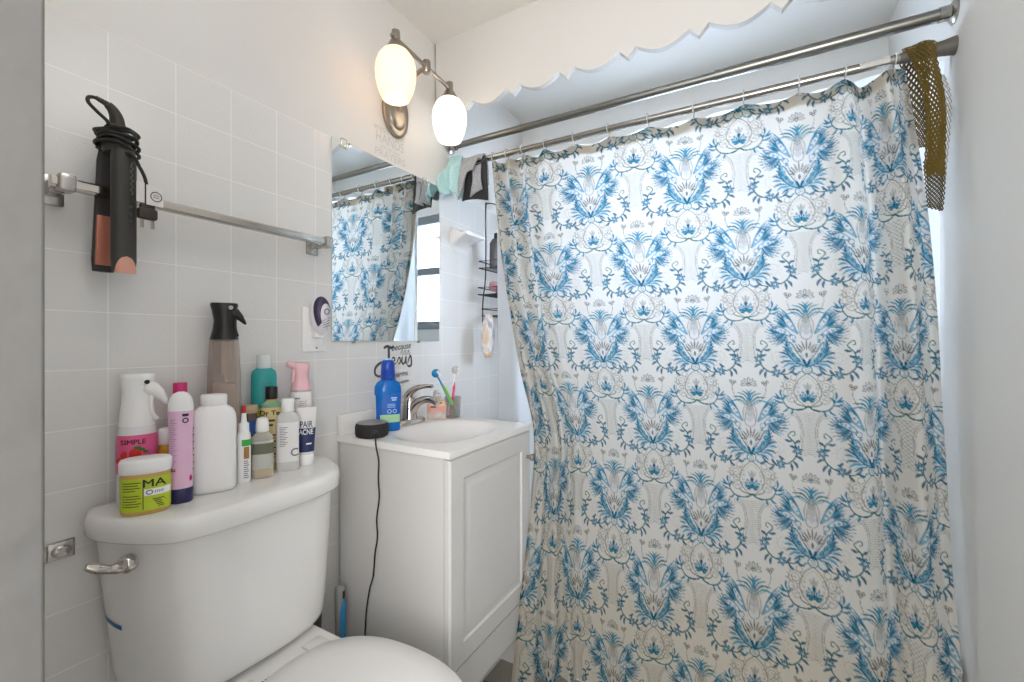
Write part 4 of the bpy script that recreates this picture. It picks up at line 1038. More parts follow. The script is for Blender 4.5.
# ------------------------------------------------------------------ bathtub
bt = thing('bathtub', 'white bathtub behind the shower curtain', 'bathtub', (0, 0, 0))
def rrect(x0, x1, y0, y1, r, z, n=6):
    o = []
    for cx, cy, a0 in ((x1-r, y1-r, 0), (x0+r, y1-r, 90), (x0+r, y0+r, 180), (x1-r, y0+r, 270)):
        for k in range(n+1):
            a = R(a0+90*k/n); o.append((cx+r*math.cos(a), cy+r*math.sin(a), z))
    return o
b = MB()
b.loft([rrect(0.002, 1.486, 1.352, 2.063, 0.004, 0.0), rrect(0.002, 1.486, 1.352, 2.063, 0.004, 0.352), rrect(0.002, 1.486, 1.345, 2.063, 0.004, 0.365), rrect(0.004, 1.484, 1.350, 2.061, 0.006, 0.375),
        rrect(0.08, 1.40, 1.425, 2.00, 0.10, 0.372), rrect(0.10, 1.38, 1.45, 1.98, 0.11, 0.34), rrect(0.16, 1.32, 1.48, 1.95, 0.12, 0.10), rrect(0.24, 1.24, 1.54, 1.90, 0.10, 0.06)])
b.build('tub_shell', PORC, bt, smooth=50)

# ------------------------------------------------------------------ rods
RY, RZU, RZL = 1.430, 1.882, 1.801
t = thing('shower_rod', 'upper brushed steel rod running wall to wall above the shower curtain', 'shower rod', (0, RY, RZU))
b = MB(); b.tube([(0.006, 0, 0), (0.98, 0, 0)], 0.0125, 20); b.tube([(0.975, 0, 0), (1.49, 0, 0)], 0.0152, 20); b.build('tube', STEEL, t)
for x, s in ((0.0, 1), (1.4965, -1)):
    b = MB(); b.lathe([(0.0, 0.028), (0.004, 0.028), (0.008, 0.022), (0.010, 0.017), (0.030, 0.017)], 28, M=Matrix.Translation((x, 0, 0)) @ Matrix.Rotation(R(90*s), 4, 'Y')); b.build('flange', STEELB, t)
t = thing('shower_rod', 'lower chrome rod that the shower curtain and its rings hang from', 'shower rod', (0, RY, RZL))
b = MB(); b.tube([(0.004, 0, 0), (1.40, 0, 0)], 0.0115, 20); b.build('tube', STEELB, t)
b = MB(); b.tube([(1.395, 0, 0), (1.42, 0, 0), (1.47, 0, 0), (1.4965, 0, 0)], [0.0125, 0.0150, 0.0165, 0.0215], 24); b.build('end_cone', mat('dark_rod_rubber', '#5f5b54', 0.5, var=0.05), t)
b = MB(); b.tube([(0.0, 0, 0), (0.012, 0, 0)], 0.019, 24); b.build('end_cap', WHITE, t)
b = MB(); rr = 0.0119
for z0 in (0,):
    b.loft([[(x, -rr*math.cos(a), rr*math.sin(a)) for a in np.linspace(R(-40), R(55), 8)] for x in (1.315, 1.375)], close=False, cap0=False, cap1=False)
b.build('sticker', mat('clear_sticker', '#d8d6d2', 0.25, alpha=0.75, var=0.15, vscale=140), t)

# ------------------------------------------------------------------ shower curtain: pattern raster
PW, PH = 399, 683                      # one repeat, 0.717 mm cells
S_CELL = 0.000717
canvas = np.zeros((PH, PW, 3)); 
CREAM = np.array(hexc('#dcd3c3')); canvas[:] = CREAM
C_ = {k: np.array(hexc(v)) for k, v in dict(D='#195b70', M='#3f8da6', L='#8fbac4', T='#29655f', A='#8d8676', B='#6f6656', G='#bdb7ac', P='#d9d3c8', C='#e4dccd', S='#a8a296').items()}
def blit(cov, x0, y0, col, al):
    h, w = cov.shape
    ys_ = (np.arange(y0, y0+h)) % PH; xs_ = (np.arange(x0, x0+w)) % PW
    sub = canvas[np.ix_(ys_, xs_)]
    a = (cov*al)[..., None]
    canvas[np.ix_(ys_, xs_)] = sub*(1-a)+col*a
def stroke1(P, W, col, al):
    P = np.array(P, float); W = np.array(W, float)
    m = W.max()+2
    x0, y0 = int(P[:, 0].min()-m), int(P[:, 1].min()-m); x1, y1 = int(P[:, 0].max()+m)+1, int(P[:, 1].max()+m)+1
    gx, gy = np.meshgrid(np.arange(x0, x1)+0.5, np.arange(y0, y1)+0.5)
    best = np.full(gx.shape, 1e9)
    for i in range(len(P)-1):
        a, c = P[i], P[i+1]; d = c-a; L2 = d@d+1e-9
        t = np.clip(((gx-a[0])*d[0]+(gy-a[1])*d[1])/L2, 0, 1)
        dist = np.hypot(gx-a[0]-t*d[0], gy-a[1]-t*d[1])-(W[i]*(1-t)+W[i+1]*t)/2
        best = np.minimum(best, dist)
    blit(np.clip(0.5-best, 0, 1), x0, y0, col, al)
AX = [0.0, 0.0]
def st(pts, w, col, al=1.0, both=True, n=6):
    """stroke in motif coordinates (axis x=0, y down); mirrored, on both half-drop positions"""
    P = [(p[0], p[1]) for p in spline([(p[0], p[1], 0) for p in pts], n)] if len(pts) > 2 else pts
    W = np.interp(np.linspace(0, 1, len(P)), np.linspace(0, 1, len(w)), w) if isinstance(w, (list, tuple)) else np.full(len(P), w)
    for ox, oy in ((0, 0), (PW/2, PH/2)):
        for s in ((1, -1) if both else (1,)):
            stroke1([(ox+s*p[0], oy+p[1]) for p in P], W, C_[col], al)
def leaf(a, c, w, col, al=1.0, bend=0.0, both=True):
    mx, my = (a[0]+c[0])/2, (a[1]+c[1])/2; dx, dy = c[0]-a[0], c[1]-a[1]
    st([a, (mx-dy*bend, my+dx*bend), c], [0.5, w*0.7, w, w*0.75, 0.5], col, al, both)
def circ(c, r, w, col, al=1.0, both=True):
    st([(c[0]+r*math.cos(t), c[1]+r*math.sin(t)) for t in np.linspace(0, 2*PI, 17)], w, col, al, both, n=1)
def dot(c, r, col, al=1.0, both=True): st([(c[0], c[1]), (c[0]+0.1, c[1])], r*2, col, al, both)
# trunk column (lace, taupe dots)
for x0, y0, x1, y1, x2, y2, x3, y3 in ((58, 474, 34, 505, 27, 555, 42, 622), (46, 474, 26, 505, 20, 555, 30, 622)):
    st([(x0, y0), (x1, y1), (x2, y2), (x3, y3)], 2.4, 'A', 0.7)
for yy in range(474, 626, 7):
    t = (yy-474)/150; hw = 30*max(1-2.6*t, 0)**1.5+22+16*max(t-0.55, 0)**1.2
    for k in range(0, int(hw), 7):
        dot((k+(yy//7 % 2)*3.5, yy), 1.9, 'A', 0.7)
st([(58, 472), (66, 480), (60, 490), (50, 486)], 2.5, 'S', 0.8)
st([(34, 622), (46, 630), (30, 634), (0, 622)], 2.2, 'S', 0.8)
# side sprays
def flower(c, r=18):
    for k in range(6):
        a = k*PI/3+0.3
        leaf((c[0]+3*math.cos(a), c[1]+3*math.sin(a)), (c[0]+r*math.cos(a), c[1]+r*math.sin(a)), 10, 'D', 0.95)
        leaf((c[0]+6*math.cos(a), c[1]+6*math.sin(a)), (c[0]+(r-3)*math.cos(a), c[1]+(r-3)*math.sin(a)), 4, 'L', 0.8)
    dot(c, 4.5, 'C'); dot(c, 2.2, 'T')
st([(60, 548), (70, 560), (62, 572), (50, 585), (44, 612), (48, 640), (70, 662), (96, 668), (130, 672), (152, 664)], [3.5, 4.5, 4.5, 3.5], 'T')
st([(60, 548), (50, 544), (46, 556), (54, 560)], 3.2, 'T')
for a, c in (((48, 590), (28, 578)), ((56, 580), (82, 576)), ((46, 636), (22, 650)), ((58, 652), (40, 680)), ((112, 670), (128, 650)), ((120, 671), (140, 692)), ((140, 668), (160, 646)), ((66, 660), (60, 690)), ((84, 650), (104, 636)), ((44, 600), (66, 598)), ((150, 664), (172, 672))):
    leaf(a, c, 9.5, 'D', 0.92, 0.12)
flower((40, 615)); flower((98, 668))
for c, r in (((104, 608), 20), ((112, 612), 13), ((120, 640), 8)): circ(c, r, 1.8, 'S', 0.5)
for k in range(8): dot((96+22*math.cos(k*0.8), 610+22*math.sin(k*0.8)), 2.0, 'S', 0.5)
# medallion
st([(0, 326), (26, 348), (44, 385), (40, 415), (20, 440), (0, 452)], 3.4, 'A', 0.95)
st([(0, 338), (20, 356), (34, 388), (30, 412), (14, 432), (0, 440)], 1.6, 'S', 0.8)
for c, r in (((58, 372), 22), ((66, 400), 15), ((52, 420), 17), ((58, 372), 13), ((44, 344), 11), ((74, 378), 9)): circ(c, r, 2.6, 'A', 0.75)
for k in range(14): dot((58+30*math.cos(k*0.42-1.4), 384+40*math.sin(k*0.42-1.4)), 2.6, 'A', 0.75)
for c in ((58, 372), (66, 400), (52, 420)): dot(c, 4, 'S', 0.7)
for ang, L, w, col in ((0, 44, 12, 'D'), (26, 40, 11, 'M'), (50, 36, 10, 'D'), (74, 28, 8, 'M'), (100, 20, 6, 'T')):
    a = R(ang); leaf((3*math.sin(a), 428), (L*math.sin(a), 428-L*math.cos(a)), w, col, 0.95, 0.08)
for ang in (13, 38, 62): 
    a = R(ang); leaf((12*math.sin(a), 420-6*math.cos(a)), (30*math.sin(a), 426-32*math.cos(a)), 3.5, 'C', 0.8)
leaf((0, 388), (0, 360), 9, 'S', 0.9, 0, False); leaf((3, 390), (13, 366), 7, 'S', 0.8)
# bottom scroll with leaves
st([(0, 448), (16, 460), (42, 464), (66, 456), (80, 438), (86, 416)], [5, 5.5, 5, 4, 3], 'T')
st([(0, 452), (20, 448), (40, 440), (46, 426)], [3, 3.5, 2], 'T')
for a, c in (((78, 440), (112, 428)), ((82, 428), (108, 404)), ((86, 418), (88, 388)), ((82, 432), (70, 410)), ((64, 456), (86, 474)), ((52, 461), (58, 484)), ((84, 424), (114, 416))):
    leaf(a, c, 7.5, 'M', 0.95, 0.12); leaf(a, c, 3.0, 'D', 0.9, 0.12)
# ball
dot((0, 312), 17, 'T', 1, False); dot((0, 312), 13.5, 'C', 1, False); circ((0, 312), 8, 2.2, 'M', 1, False); dot((0, 312), 3, 'A', 1, False)
for k in (-1, 1): leaf((16*k, 318), (32*k, 330), 7, 'M', 0.9, 0.1, False)
# stem V and lower paisleys
st([(0, 300), (8, 276), (20, 244), (36, 214)], [7, 6, 4, 2], 'D')
for k, (a, c) in enumerate((((20, 298), (62, 318)), ((30, 290), (80, 306)), ((44, 282), (88, 290)), ((56, 270), (92, 268)), ((64, 256), (92, 248)))):
    leaf(a, c, 8, 'D' if k % 2 == 0 else 'M', 0.9, -0.14)
    leaf((a[0]-6, a[1]+2), (c[0]-14, c[1]+5), 4, 'L', 0.9, -0.14)
st([(4, 294), (24, 282), (46, 258), (58, 232), (56, 212)], [6, 16, 20, 17, 6], 'M', 0.75)
st([(4, 294), (22, 281), (44, 257), (56, 233), (55, 216)], [3, 6, 8, 7, 3], 'L', 0.9)
for k in range(6): leaf((50+3*k, 268-10*k), (78+3*k-2*k*k*0.5, 252-14*k), 7, ('D', 'M')[k % 2], 0.85, -0.1)
st([(4, 296), (16, 270), (32, 244), (42, 222), (54, 208), (66, 212), (64, 224)], [4, 3.5, 3.5, 3, 3], 'D')
st([(6, 300), (32, 288), (56, 264), (69, 236), (66, 214)], [4, 4, 4, 3.5, 2.5], 'D')
for c in ((28, 276), (42, 256), (52, 234)): circ(c, 6, 2.2, 'D', 0.9); dot(c, 2.0, 'M')
for k in range(4): leaf((22+9*k, 284-10*k), (30+9*k, 272-12*k), 4, 'D', 0.8)
# palmette
st([(0, 255), (0, 190)], [40, 52], 'P', 0.7, False)
for ang, L in ((0, 46), (18, 45), (36, 42), (54, 37), (70, 30)):
    a = R(ang); leaf((14*math.sin(a), 252-14*math.cos(a)), (L*1.15*math.sin(a), 252-L*1.15*math.cos(a)), 6, 'B', 0.85)
leaf((0, 268), (0, 246), 9, 'B', 0.9, 0, False)
st([(18, 262), (40, 236), (52, 208)], 2, 'A', 0.7)
# second wings (drooping) and upper wings (raised), two feathered fans
st([(42, 192), (66, 172), (92, 160), (112, 160)], [8, 22, 32, 20], 'M', 0.7)
st([(28, 174), (48, 150), (70, 124), (86, 106)], [8, 22, 36, 22], 'M', 0.7)
W2 = [(120, 138), (130, 144), (136, 154), (139, 166), (138, 180), (134, 194), (127, 208), (118, 220), (104, 224)]
for k, e in enumerate(W2):
    a = (60+4.5*math.sin(k*1.1)+22*(1-k/8), 172-14*(1-k/8)+5*(k/8))
    leaf(a, e, 8.5, ('D', 'M', 'D')[k % 3], 0.88, 0.12)
    leaf((a[0]*0.5+e[0]*0.5, a[1]*0.5+e[1]*0.5+4), (e[0]-4, e[1]-1), 2.6, 'C', 0.7, 0.12)
W1 = [(82, 78), (91, 82), (98, 90), (104, 100), (108, 112), (107, 124), (100, 134)]
for k, e in enumerate(W1):
    a = (44+4*k, 150-10*(1-k/6)+4*(k/6))
    leaf(a, e, 8.5, ('D', 'M', 'D')[k % 3], 0.88, -0.05)
    leaf((a[0]*0.5+e[0]*0.5+2, a[1]*0.5+e[1]*0.5+2), (e[0]-3, e[1]+2), 2.6, 'C', 0.7, -0.05)
st([(42, 190), (66, 164), (96, 144), (122, 138)], [3, 3.5, 2], 'M')
st([(28, 176), (36, 150), (54, 112), (84, 76)], [2.5, 3, 2], 'M')
st([(58, 176), (80, 164), (102, 160)], [8, 17, 8], 'C', 0.9); st([(44, 154), (56, 134), (68, 116)], [8, 17, 10], 'C', 0.9)
for c in ((70, 170), (84, 164), (98, 161), (48, 147), (56, 133), (65, 119)): circ(c, 4.5, 1.8, 'M', 0.9); dot(c, 1.8, 'D', 0.9)
dot((44, 190), 10, 'D', 0.9); dot((44, 190), 7.5, 'C'); dot((44, 190), 3, 'L')
dot((40, 206), 6, 'M', 0.8)
# urn and trunk feathers
st([(0, 178), (0, 132)], [40, 30], 'A', 0.9, False); st([(0, 178), (0, 132)], [34, 25], 'P', 1, False)
for k in range(5): st([(3.5*k, 180-k*2), (2.6*k, 140+k*3)], 1.5, 'G', 0.8)
st([(0, 140), (0, 84)], [34, 14], 'G', 0.95, False); st([(20, 176), (24, 140), (14, 108)], [3, 5, 3], 'A', 0.6)
for k in range(7): st([(0, 134-7*k), (11-k, 124-7*k)], 2.2, 'A', 0.85)
# fronds and top flower
for a, c, col in (((2, 102), (26, 58), 'T'), ((3, 106), (46, 66), 'M'), ((4, 110), (62, 84), 'T'), ((5, 114), (70, 104), 'M'), ((3, 100), (12, 52), 'M')):
    leaf(a, c, 6.5, col, 0.95, -0.22)
st([(4, 116), (40, 98), (58, 62), (58, 38)], [2.5, 2, 2], 'T', 0.8)
for c in ((58, 32), (50, 26), (64, 22)): dot(c, 6, 'B', 0.85); dot(c, 2.5, 'P', 0.9)
for ang in (0, 32, 64, 95):
    a = R(ang); leaf((6*math.sin(a), 34-4*math.cos(a)), (30*math.sin(a), 34-28*math.cos(a)), 12, 'A', 0.9); leaf((9*math.sin(a), 34-8*math.cos(a)), (26*math.sin(a), 34-24*math.cos(a)), 6.5, 'P', 0.9)
dot((0, 36), 6, 'T', 0.9, False); dot((0, 36), 3, 'C', 1, False)

def sample(U, V):
    """bilinear lookup of the repeat; U, V in metres"""
    x = (U/S_CELL-0.5); y = (V/S_CELL-0.5)
    x0 = np.floor(x).astype(int); y0 = np.floor(y).astype(int); fx = (x-x0)[..., None]; fy = (y-y0)[..., None]
    g = lambda yy, xx: canvas[yy % PH, xx % PW]
    return (g(y0, x0)*(1-fx)+g(y0, x0+1)*fx)*(1-fy)+(g(y0+1, x0)*(1-fx)+g(y0+1, x0+1)*fx)*fy

# ------------------------------------------------------------------ shower curtain: cloth
NS, NZ = 610, 650
SK = np.array([0, 0.06, 0.14, 0.28, 0.45, 0.62, 0.78, 0.90, 1.0])
rows = [ # z, then x,y along the cloth
 (1.800, [(0.190, 1.437), (0.250, 1.437), (0.335, 1.437), (0.500, 1.437), (0.715, 1.437), (0.945, 1.437), (1.165, 1.437), (1.315, 1.437), (1.405, 1.437)]),
 (1.446, [(0.232, 1.435), (0.292, 1.435), (0.372, 1.436), (0.525, 1.436), (0.733, 1.436), (0.958, 1.436), (1.180, 1.436), (1.343, 1.436), (1.448, 1.436)]),
 (1.140, [(0.300, 1.415), (0.350, 1.425), (0.420, 1.430), (0.560, 1.432), (0.756, 1.432), (0.972, 1.432), (1.190, 1.432), (1.355, 1.432), (1.468, 1.432)]),
 (0.990, [(0.346, 1.388), (0.390, 1.405), (0.452, 1.418), (0.580, 1.424), (0.768, 1.424), (0.978, 1.424), (1.193, 1.422), (1.358, 1.422), (1.472, 1.424)]),
 (0.815, [(0.432, 1.318), (0.458, 1.350), (0.510, 1.385), (0.615, 1.405), (0.788, 1.410), (0.988, 1.408), (1.197, 1.404), (1.360, 1.402), (1.475, 1.404)]),
 (0.570, [(0.436, 1.290), (0.474, 1.318), (0.530, 1.348), (0.634, 1.368), (0.800, 1.376), (0.995, 1.374), (1.200, 1.370), (1.362, 1.366), (1.476, 1.368)]),
 (0.340, [(0.438, 1.222), (0.484, 1.262), (0.548, 1.296), (0.650, 1.312), (0.810, 1.320), (1.000, 1.322), (1.203, 1.320), (1.363, 1.316), (1.477, 1.318)]),
 (0.060, [(0.440, 1.150), (0.490, 1.210), (0.560, 1.262), (0.660, 1.290), (0.815, 1.302), (1.003, 1.306), (1.205, 1.306), (1.364, 1.302), (1.477, 1.304)]),
]
def cr_interp(xk, yk, x):
    """monotone-ish cubic through knots"""
    yk = np.asarray(yk, float); m = np.gradient(yk, xk, axis=0)
    i = np.clip(np.searchsorted(xk, x)-1, 0, len(xk)-2)
    h = (xk[i+1]-xk[i]); t = ((x-xk[i])/h)
    sh = (-1,)+(1,)*(yk.ndim-1); t = t.reshape(sh); h = h.reshape(sh)
    return (2*t**3-3*t**2+1)*yk[i]+(t**3-2*t**2+t)*h*m[i]+(-2*t**3+3*t**2)*yk[i+1]+(t**3-t**2)*h*m[i+1]
s = np.linspace(0, 1, NS)
zt = np.linspace(0, 1, NZ)                       # 0 top .. 1 bottom
RINGS = [0.012, 0.072, 0.135, 0.215, 0.305, 0.402, 0.500, 0.598, 0.696, 0.794, 0.872, 0.975]
sag = np.zeros(NS)
for a, c in zip(RINGS[:-1], RINGS[1:]):
    k = (s >= a) & (s <= c); u = (s[k]-a)/(c-a); sag[k] = np.sin(PI*u)**1.2*(0.012+0.06*(c-a))
ztop = 1.783-sag
ZB = 0.060
rz = np.array([r[0] for r in rows])[::-1]
RC = np.stack([cr_interp(SK, np.array(r[1]), s) for r in rows])[::-1]       # ascending z
Zg = ztop[None, :]*(1-zt[:, None])+ZB*zt[:, None]
XY = np.empty((NZ, NS, 2))
for j in range(NS):
    XY[:, j, :] = cr_interp(rz, RC[:, j, :], np.clip(Zg[:, j], rz[0], rz[-1]))
# folds
def gau(c, w): return np.exp(-((s-c)/w)**2)
phz = Zg/1.8
leftw = np.clip((0.25-s)/0.12, 0, 1)[None, :]
grow = (0.55+0.45*np.clip((1.78-Zg)/0.15, 0, 1))*(1-0.55*np.clip((0.75-Zg)/0.35, 0, 1))
fold = leftw*0.023*(np.sin(2*PI*(s[None, :]/0.062+0.25*phz))-0.75)*(0.55+0.45*phz)
fold += (-0.020*gau(0.858, 0.020)+0.052*gau(0.904, 0.014)-0.040*gau(0.950, 0.018)+0.016*gau(0.990, 0.010))[None, :]*grow
mid = (np.clip((s-0.2)/0.1, 0, 1)*np.clip((0.86-s)/0.08, 0, 1))[None, :]
fold += mid*(0.0055*np.sin(2*PI*s[None, :]/0.098+1.3)*np.clip(phz*1.3-0.35, 0, 1)+0.006*np.sin(2*PI*(s[None, :]/0.23-0.3*phz)))
# gentle diagonal drag lines and crease near the hem line where it lies over the tub
fold += 0.004*np.sin(7*s[None, :]+9*Zg)*mid
fold += -0.006*np.exp(-((Zg-0.40-0.04*np.sin(9*s[None, :]))/0.05)**2)
fold += -0.014*(gau(0.17, 0.012))[None, :]*np.exp(-((Zg-0.55)/0.12)**2)
dx = np.gradient(XY[:, :, 0], axis=1); dyv = np.gradient(XY[:, :, 1], axis=1); L = np.hypot(dx, dyv)
Px = XY[:, :, 0]-dyv/L*fold; Py = XY[:, :, 1]+dx/L*fold
# fabric coordinate: arc length along a mid-height row
row = int(np.argmin(np.abs(Zg[:, NS//2]-1.0)))
arc = np.concatenate([[0], np.cumsum(np.hypot(np.diff(Px[row]), np.diff(Py[row])))])
j0 = int(np.argmin(np.abs(Px[row]-1.205))); j1 = int(np.argmin(np.abs(Px[row]-0.924)))
scale = (4*0.143/2)/(arc[j0]-arc[j1])*1.0
U = (arc-arc[j0])*scale
Vm = (1.177-Zg)                                   # motif top of the 1.205 m axis lies at z = 1.246
Vm = (1.246-Zg)
colr = sample(np.broadcast_to(U[None, :], Zg.shape), Vm)
NOISE = rng.normal(0, 0.012, colr.shape[:2])[..., None]
colr = np.clip(colr*(1+NOISE), 0, 1)

def cloth_mat(name, attr=None, col=None, tw=0.5, tint=(1, 1, 1), rough=0.7):
    m, nt, out = new_mat(name)
    d = nt.nodes.new('ShaderNodeBsdfDiffuse'); tr = nt.nodes.new('ShaderNodeBsdfTranslucent')
    if attr:
        at = nt.nodes.new('ShaderNodeAttribute'); at.attribute_name = attr
        nt.links.new(at.outputs['Color'], d.inputs[0])
        # light that comes through the cloth loses the yellow of its face
        mu = nt.nodes.new('ShaderNodeMix'); mu.data_type = 'RGBA'; mu.blend_type = 'MULTIPLY'; mu.inputs[0].default_value = 1.0
        mu.inputs[7].default_value = (0.98, 1.05, 1.17, 1)
        nt.links.new(at.outputs['Color'], mu.inputs[6]); nt.links.new(mu.outputs[2], tr.inputs[0])
    else:
        d.inputs[0].default_value = (*hexc(col), 1); tr.inputs[0].default_value = (*hexc(col), 1)
    tc = nt.nodes.new('ShaderNodeTexCoord'); wv = nt.nodes.new('ShaderNodeTexNoise'); wv.inputs['Scale'].default_value = 900
    nt.links.new(tc.outputs['Object'], wv.inputs['Vector'])
    bp = nt.nodes.new('ShaderNodeBump'); bp.inputs['Strength'].default_value = 0.15; bp.inputs['Distance'].default_value = 0.0005
    nt.links.new(wv.outputs['Fac'], bp.inputs['Height']); nt.links.new(bp.outputs[0], d.inputs['Normal'])
    mx = nt.nodes.new('ShaderNodeMixShader'); mx.inputs[0].default_value = tw
    nt.links.new(d.outputs[0], mx.inputs[1]); nt.links.new(tr.outputs[0], mx.inputs[2])
    nt.links.new(mx.outputs[0], out.inputs[0])
    return m
CURT = cloth_mat('printed_curtain_cloth', attr='print', tw=0.68)
HEMM = cloth_mat('curtain_hem_cloth', attr='print', tw=0.25)
LINER = cloth_mat('white_liner', col='#f4f5f7', tw=0.88)

def grid_obj(name, gx, gy, gz, m, parent=None, color=None):
    nz, ns = gz.shape
    co = np.stack([gx, gy, gz], -1).reshape(-1, 3).astype(np.float32)
    idx = np.arange(nz*ns).reshape(nz, ns)
    quads = np.stack([idx[:-1, :-1], idx[:-1, 1:], idx[1:, 1:], idx[1:, :-1]], -1).reshape(-1, 4)
    me = bpy.data.meshes.new(name)
    me.vertices.add(len(co)); me.vertices.foreach_set('co', co.ravel())
    me.loops.add(quads.size); me.loops.foreach_set('vertex_index', quads.ravel().astype(np.int32))
    me.polygons.add(len(quads)); me.polygons.foreach_set('loop_start', np.arange(0, quads.size, 4, dtype=np.int32))
    me.update(calc_edges=True); me.validate()
    me.polygons.foreach_set('use_smooth', np.ones(len(quads), bool))
    if color is not None:
        a = me.color_attributes.new('print', 'FLOAT_COLOR', 'POINT')
        c4 = np.ones((len(co), 4), np.float32); c4[:, :3] = color.reshape(-1, 3)
        a.data.foreach_set('color', c4.ravel())
    me.materials.append(m)
    o = bpy.data.objects.new(name, me); COL.objects.link(o)
    if parent: o.parent = parent
    return o
ct = thing('shower_curtain', 'off-white shower curtain with blue and teal damask print across the tub', 'shower curtain', (0, 0, 0))
grid_obj('curtain_cloth', Px, Py, Zg, CURT, ct, colr)
# turned-over top hem and side hem, the second layer of cloth
nrmx, nrmy = dyv/L, -dx/L
hz = np.linspace(0, 1, 18)[:, None]
kk = slice(0, NS)
k0 = int(0.034/(1.72/NZ))
sel = np.linspace(0, k0, 18).astype(int)
grid_obj('top_hem', Px[sel]-nrmx[sel]*0.0025, Py[sel]-nrmy[sel]*0.0025, Zg[sel], HEMM, ct, sample(np.broadcast_to(U[None, :], Zg[sel].shape), Vm[sel]+0.11))
grid_obj('side_hem', (Px-nrmx*0.0025)[::4, :9], (Py-nrmy*0.0025)[::4, :9], Zg[::4, :9], HEMM, ct, np.broadcast_to(CREAM, Zg[::4, :9].shape+(3,)).copy())
# white liner inside
LS, LZ = 160, 90
ls = np.linspace(0, 1, LS); lz = np.linspace(0, 1, LZ)
lzg = np.broadcast_to((1.792-(1.792-0.30)*lz)[:, None], (LZ, LS)).copy()
lzg[0] -= 0.004*np.abs(np.sin(PI*ls*12))
lx = 0.211+1.279*ls[None, :]+0*lzg; lx[:, :] += (np.clip((lzg-0.3)/1.5, 0, 1)-1)*-0.01*(1-ls)[None, :]
ly = 1.472+0.036*np.clip((1.79-lzg)/0.15, 0, 1)+0.008*np.sin(2*PI*ls*11)[None, :]*(0.5+0.5*lzg/1.8)+0.05*np.clip((0.9-lzg)/0.6, 0, 1)+0.004*np.sin(2*PI*ls*4+1)[None, :]
ly = ly-(ly-1.447)*np.exp(-(ls/0.022)**2)[None, :]
li = grid_obj('shower_liner', lx, ly, lzg, LINER)
tag(li, 'plain white shower liner hanging inside the printed curtain', 'shower liner')

# rings
RCL = mat('clear_ring_plastic', '#eef0f0', 0.12, trans=0.5, ior=1.3)
first = None
for i, r in enumerate(RINGS):
    j = int(r*(NS-1)); x = float(Px[0, j]); y = float(Py[0, j])
    if first is None:
        b = MB()
        loop = [(0.0, 0.0165*math.cos(a), 0.0165*math.sin(a)+0.0) for a in np.linspace(R(-60), R(250), 22)]
        b.tube(loop, 0.0018, 8)
        b.tube(spline([(0, 0.0165*math.cos(R(-60)), 0.0165*math.sin(R(-60))), (0, 0.0085, -0.024), (0, 0.004, -0.030), (0, -0.002, -0.026)], 4), 0.0018, 8)
        o = b.build('curtain_ring', RCL, smooth=60); first = o
    else:
        o = first.copy(); COL.objects.link(o)
    o.location = (x+0.002, RY+0.001, RZL+0.001)
    tag(o, 'clear plastic ring hooking the curtain onto the lower rod', 'curtain ring', 'clear rings along the lower rod')

# ------------------------------------------------------------------ cloths over the rods
def terry(name, c1, c2, scale=260, bump=0.9):
    m, nt, out = new_mat(name)
    tc = nt.nodes.new('ShaderNodeTexCoord'); vo = nt.nodes.new('ShaderNodeTexVoronoi'); vo.inputs['Scale'].default_value = scale
    nt.links.new(tc.outputs['Object'], vo.inputs['Vector'])
    mx = nt.nodes.new('ShaderNodeMix'); mx.data_type = 'RGBA'; mx.inputs[6].default_value = (*hexc(c1), 1); mx.inputs[7].default_value = (*hexc(c2), 1)
    nt.links.new(vo.outputs['Distance'], mx.inputs[0])
    b = nt.nodes.new('ShaderNodeBsdfPrincipled'); b.inputs['Roughness'].default_value = 0.9; b.inputs['Sheen Weight'].default_value = 0.3
    nt.links.new(mx.outputs[2], b.inputs['Base Color'])
    bp = nt.nodes.new('ShaderNodeBump'); bp.inputs['Strength'].default_value = bump; bp.inputs['Distance'].default_value = 0.002
    nt.links.new(vo.outputs['Distance'], bp.inputs['Height']); nt.links.new(bp.outputs[0], b.inputs['Normal'])
    nt.links.new(b.outputs[0], out.inputs[0]); return m
def draped(name, rowspec, m, thick=0.004, amp=0.004, freq=30, n1=26, n2=5):
    """rowspec: list of polylines across the length; lofted into a sheet, with thickness"""
    R_ = [spline(r, n2) for r in rowspec]
    R2 = [np.array(r) for r in R_]
    cols = len(R2[0]); G = []
    for c in range(cols):
        G.append(spline([tuple(r[c]) for r in R2], 6))
    G = np.array(G)                                      # cols x rows x 3
    wob = amp*np.sin(freq*G[:, :, 0]*2+G[:, :, 2]*25)+amp*0.5*np.sin(freq*1.7*G[:, :, 2]+G[:, :, 0]*60)
    G[:, :, 1] += wob
    b = MB(); b.loft([[tuple(p) for p in c] for c in G], close=False, cap0=False, cap1=False)
    o = b.build(name, m, smooth=180)
    md = o.modifiers.new('thickness', 'SOLIDIFY'); md.thickness = thick; md.offset = 0
    return o
r0 = 0.0165
def over(x, fy=0.0, rz_=0.0, r=r0): # three points over the lower rod at x
    return [(x, RY+r, RZL+rz_-0.002), (x, RY+0.3*r, RZL+r+rz_), (x, RY-0.7*r, RZL+0.75*r+rz_), (x, RY-r-0.004, RZL-0.006)]
MINT = terry('mint_terry', '#8cc4c5', '#cdecee', 300)
GREY = terry('grey_terry', '#5c5d62', '#bdbec3', 320)
BLK = terry('black_cloth', '#121316', '#2a2b2f', 300, 0.3)
r0 = 0.022
def over2(x, up=0.0): return [(x, RY+r0, RZL), (x, RY+0.3*r0, RZL+r0+up), (x, RY-0.8*r0, RZL+0.8*r0+up), (x, RY-r0-0.008, RZL-0.006)]
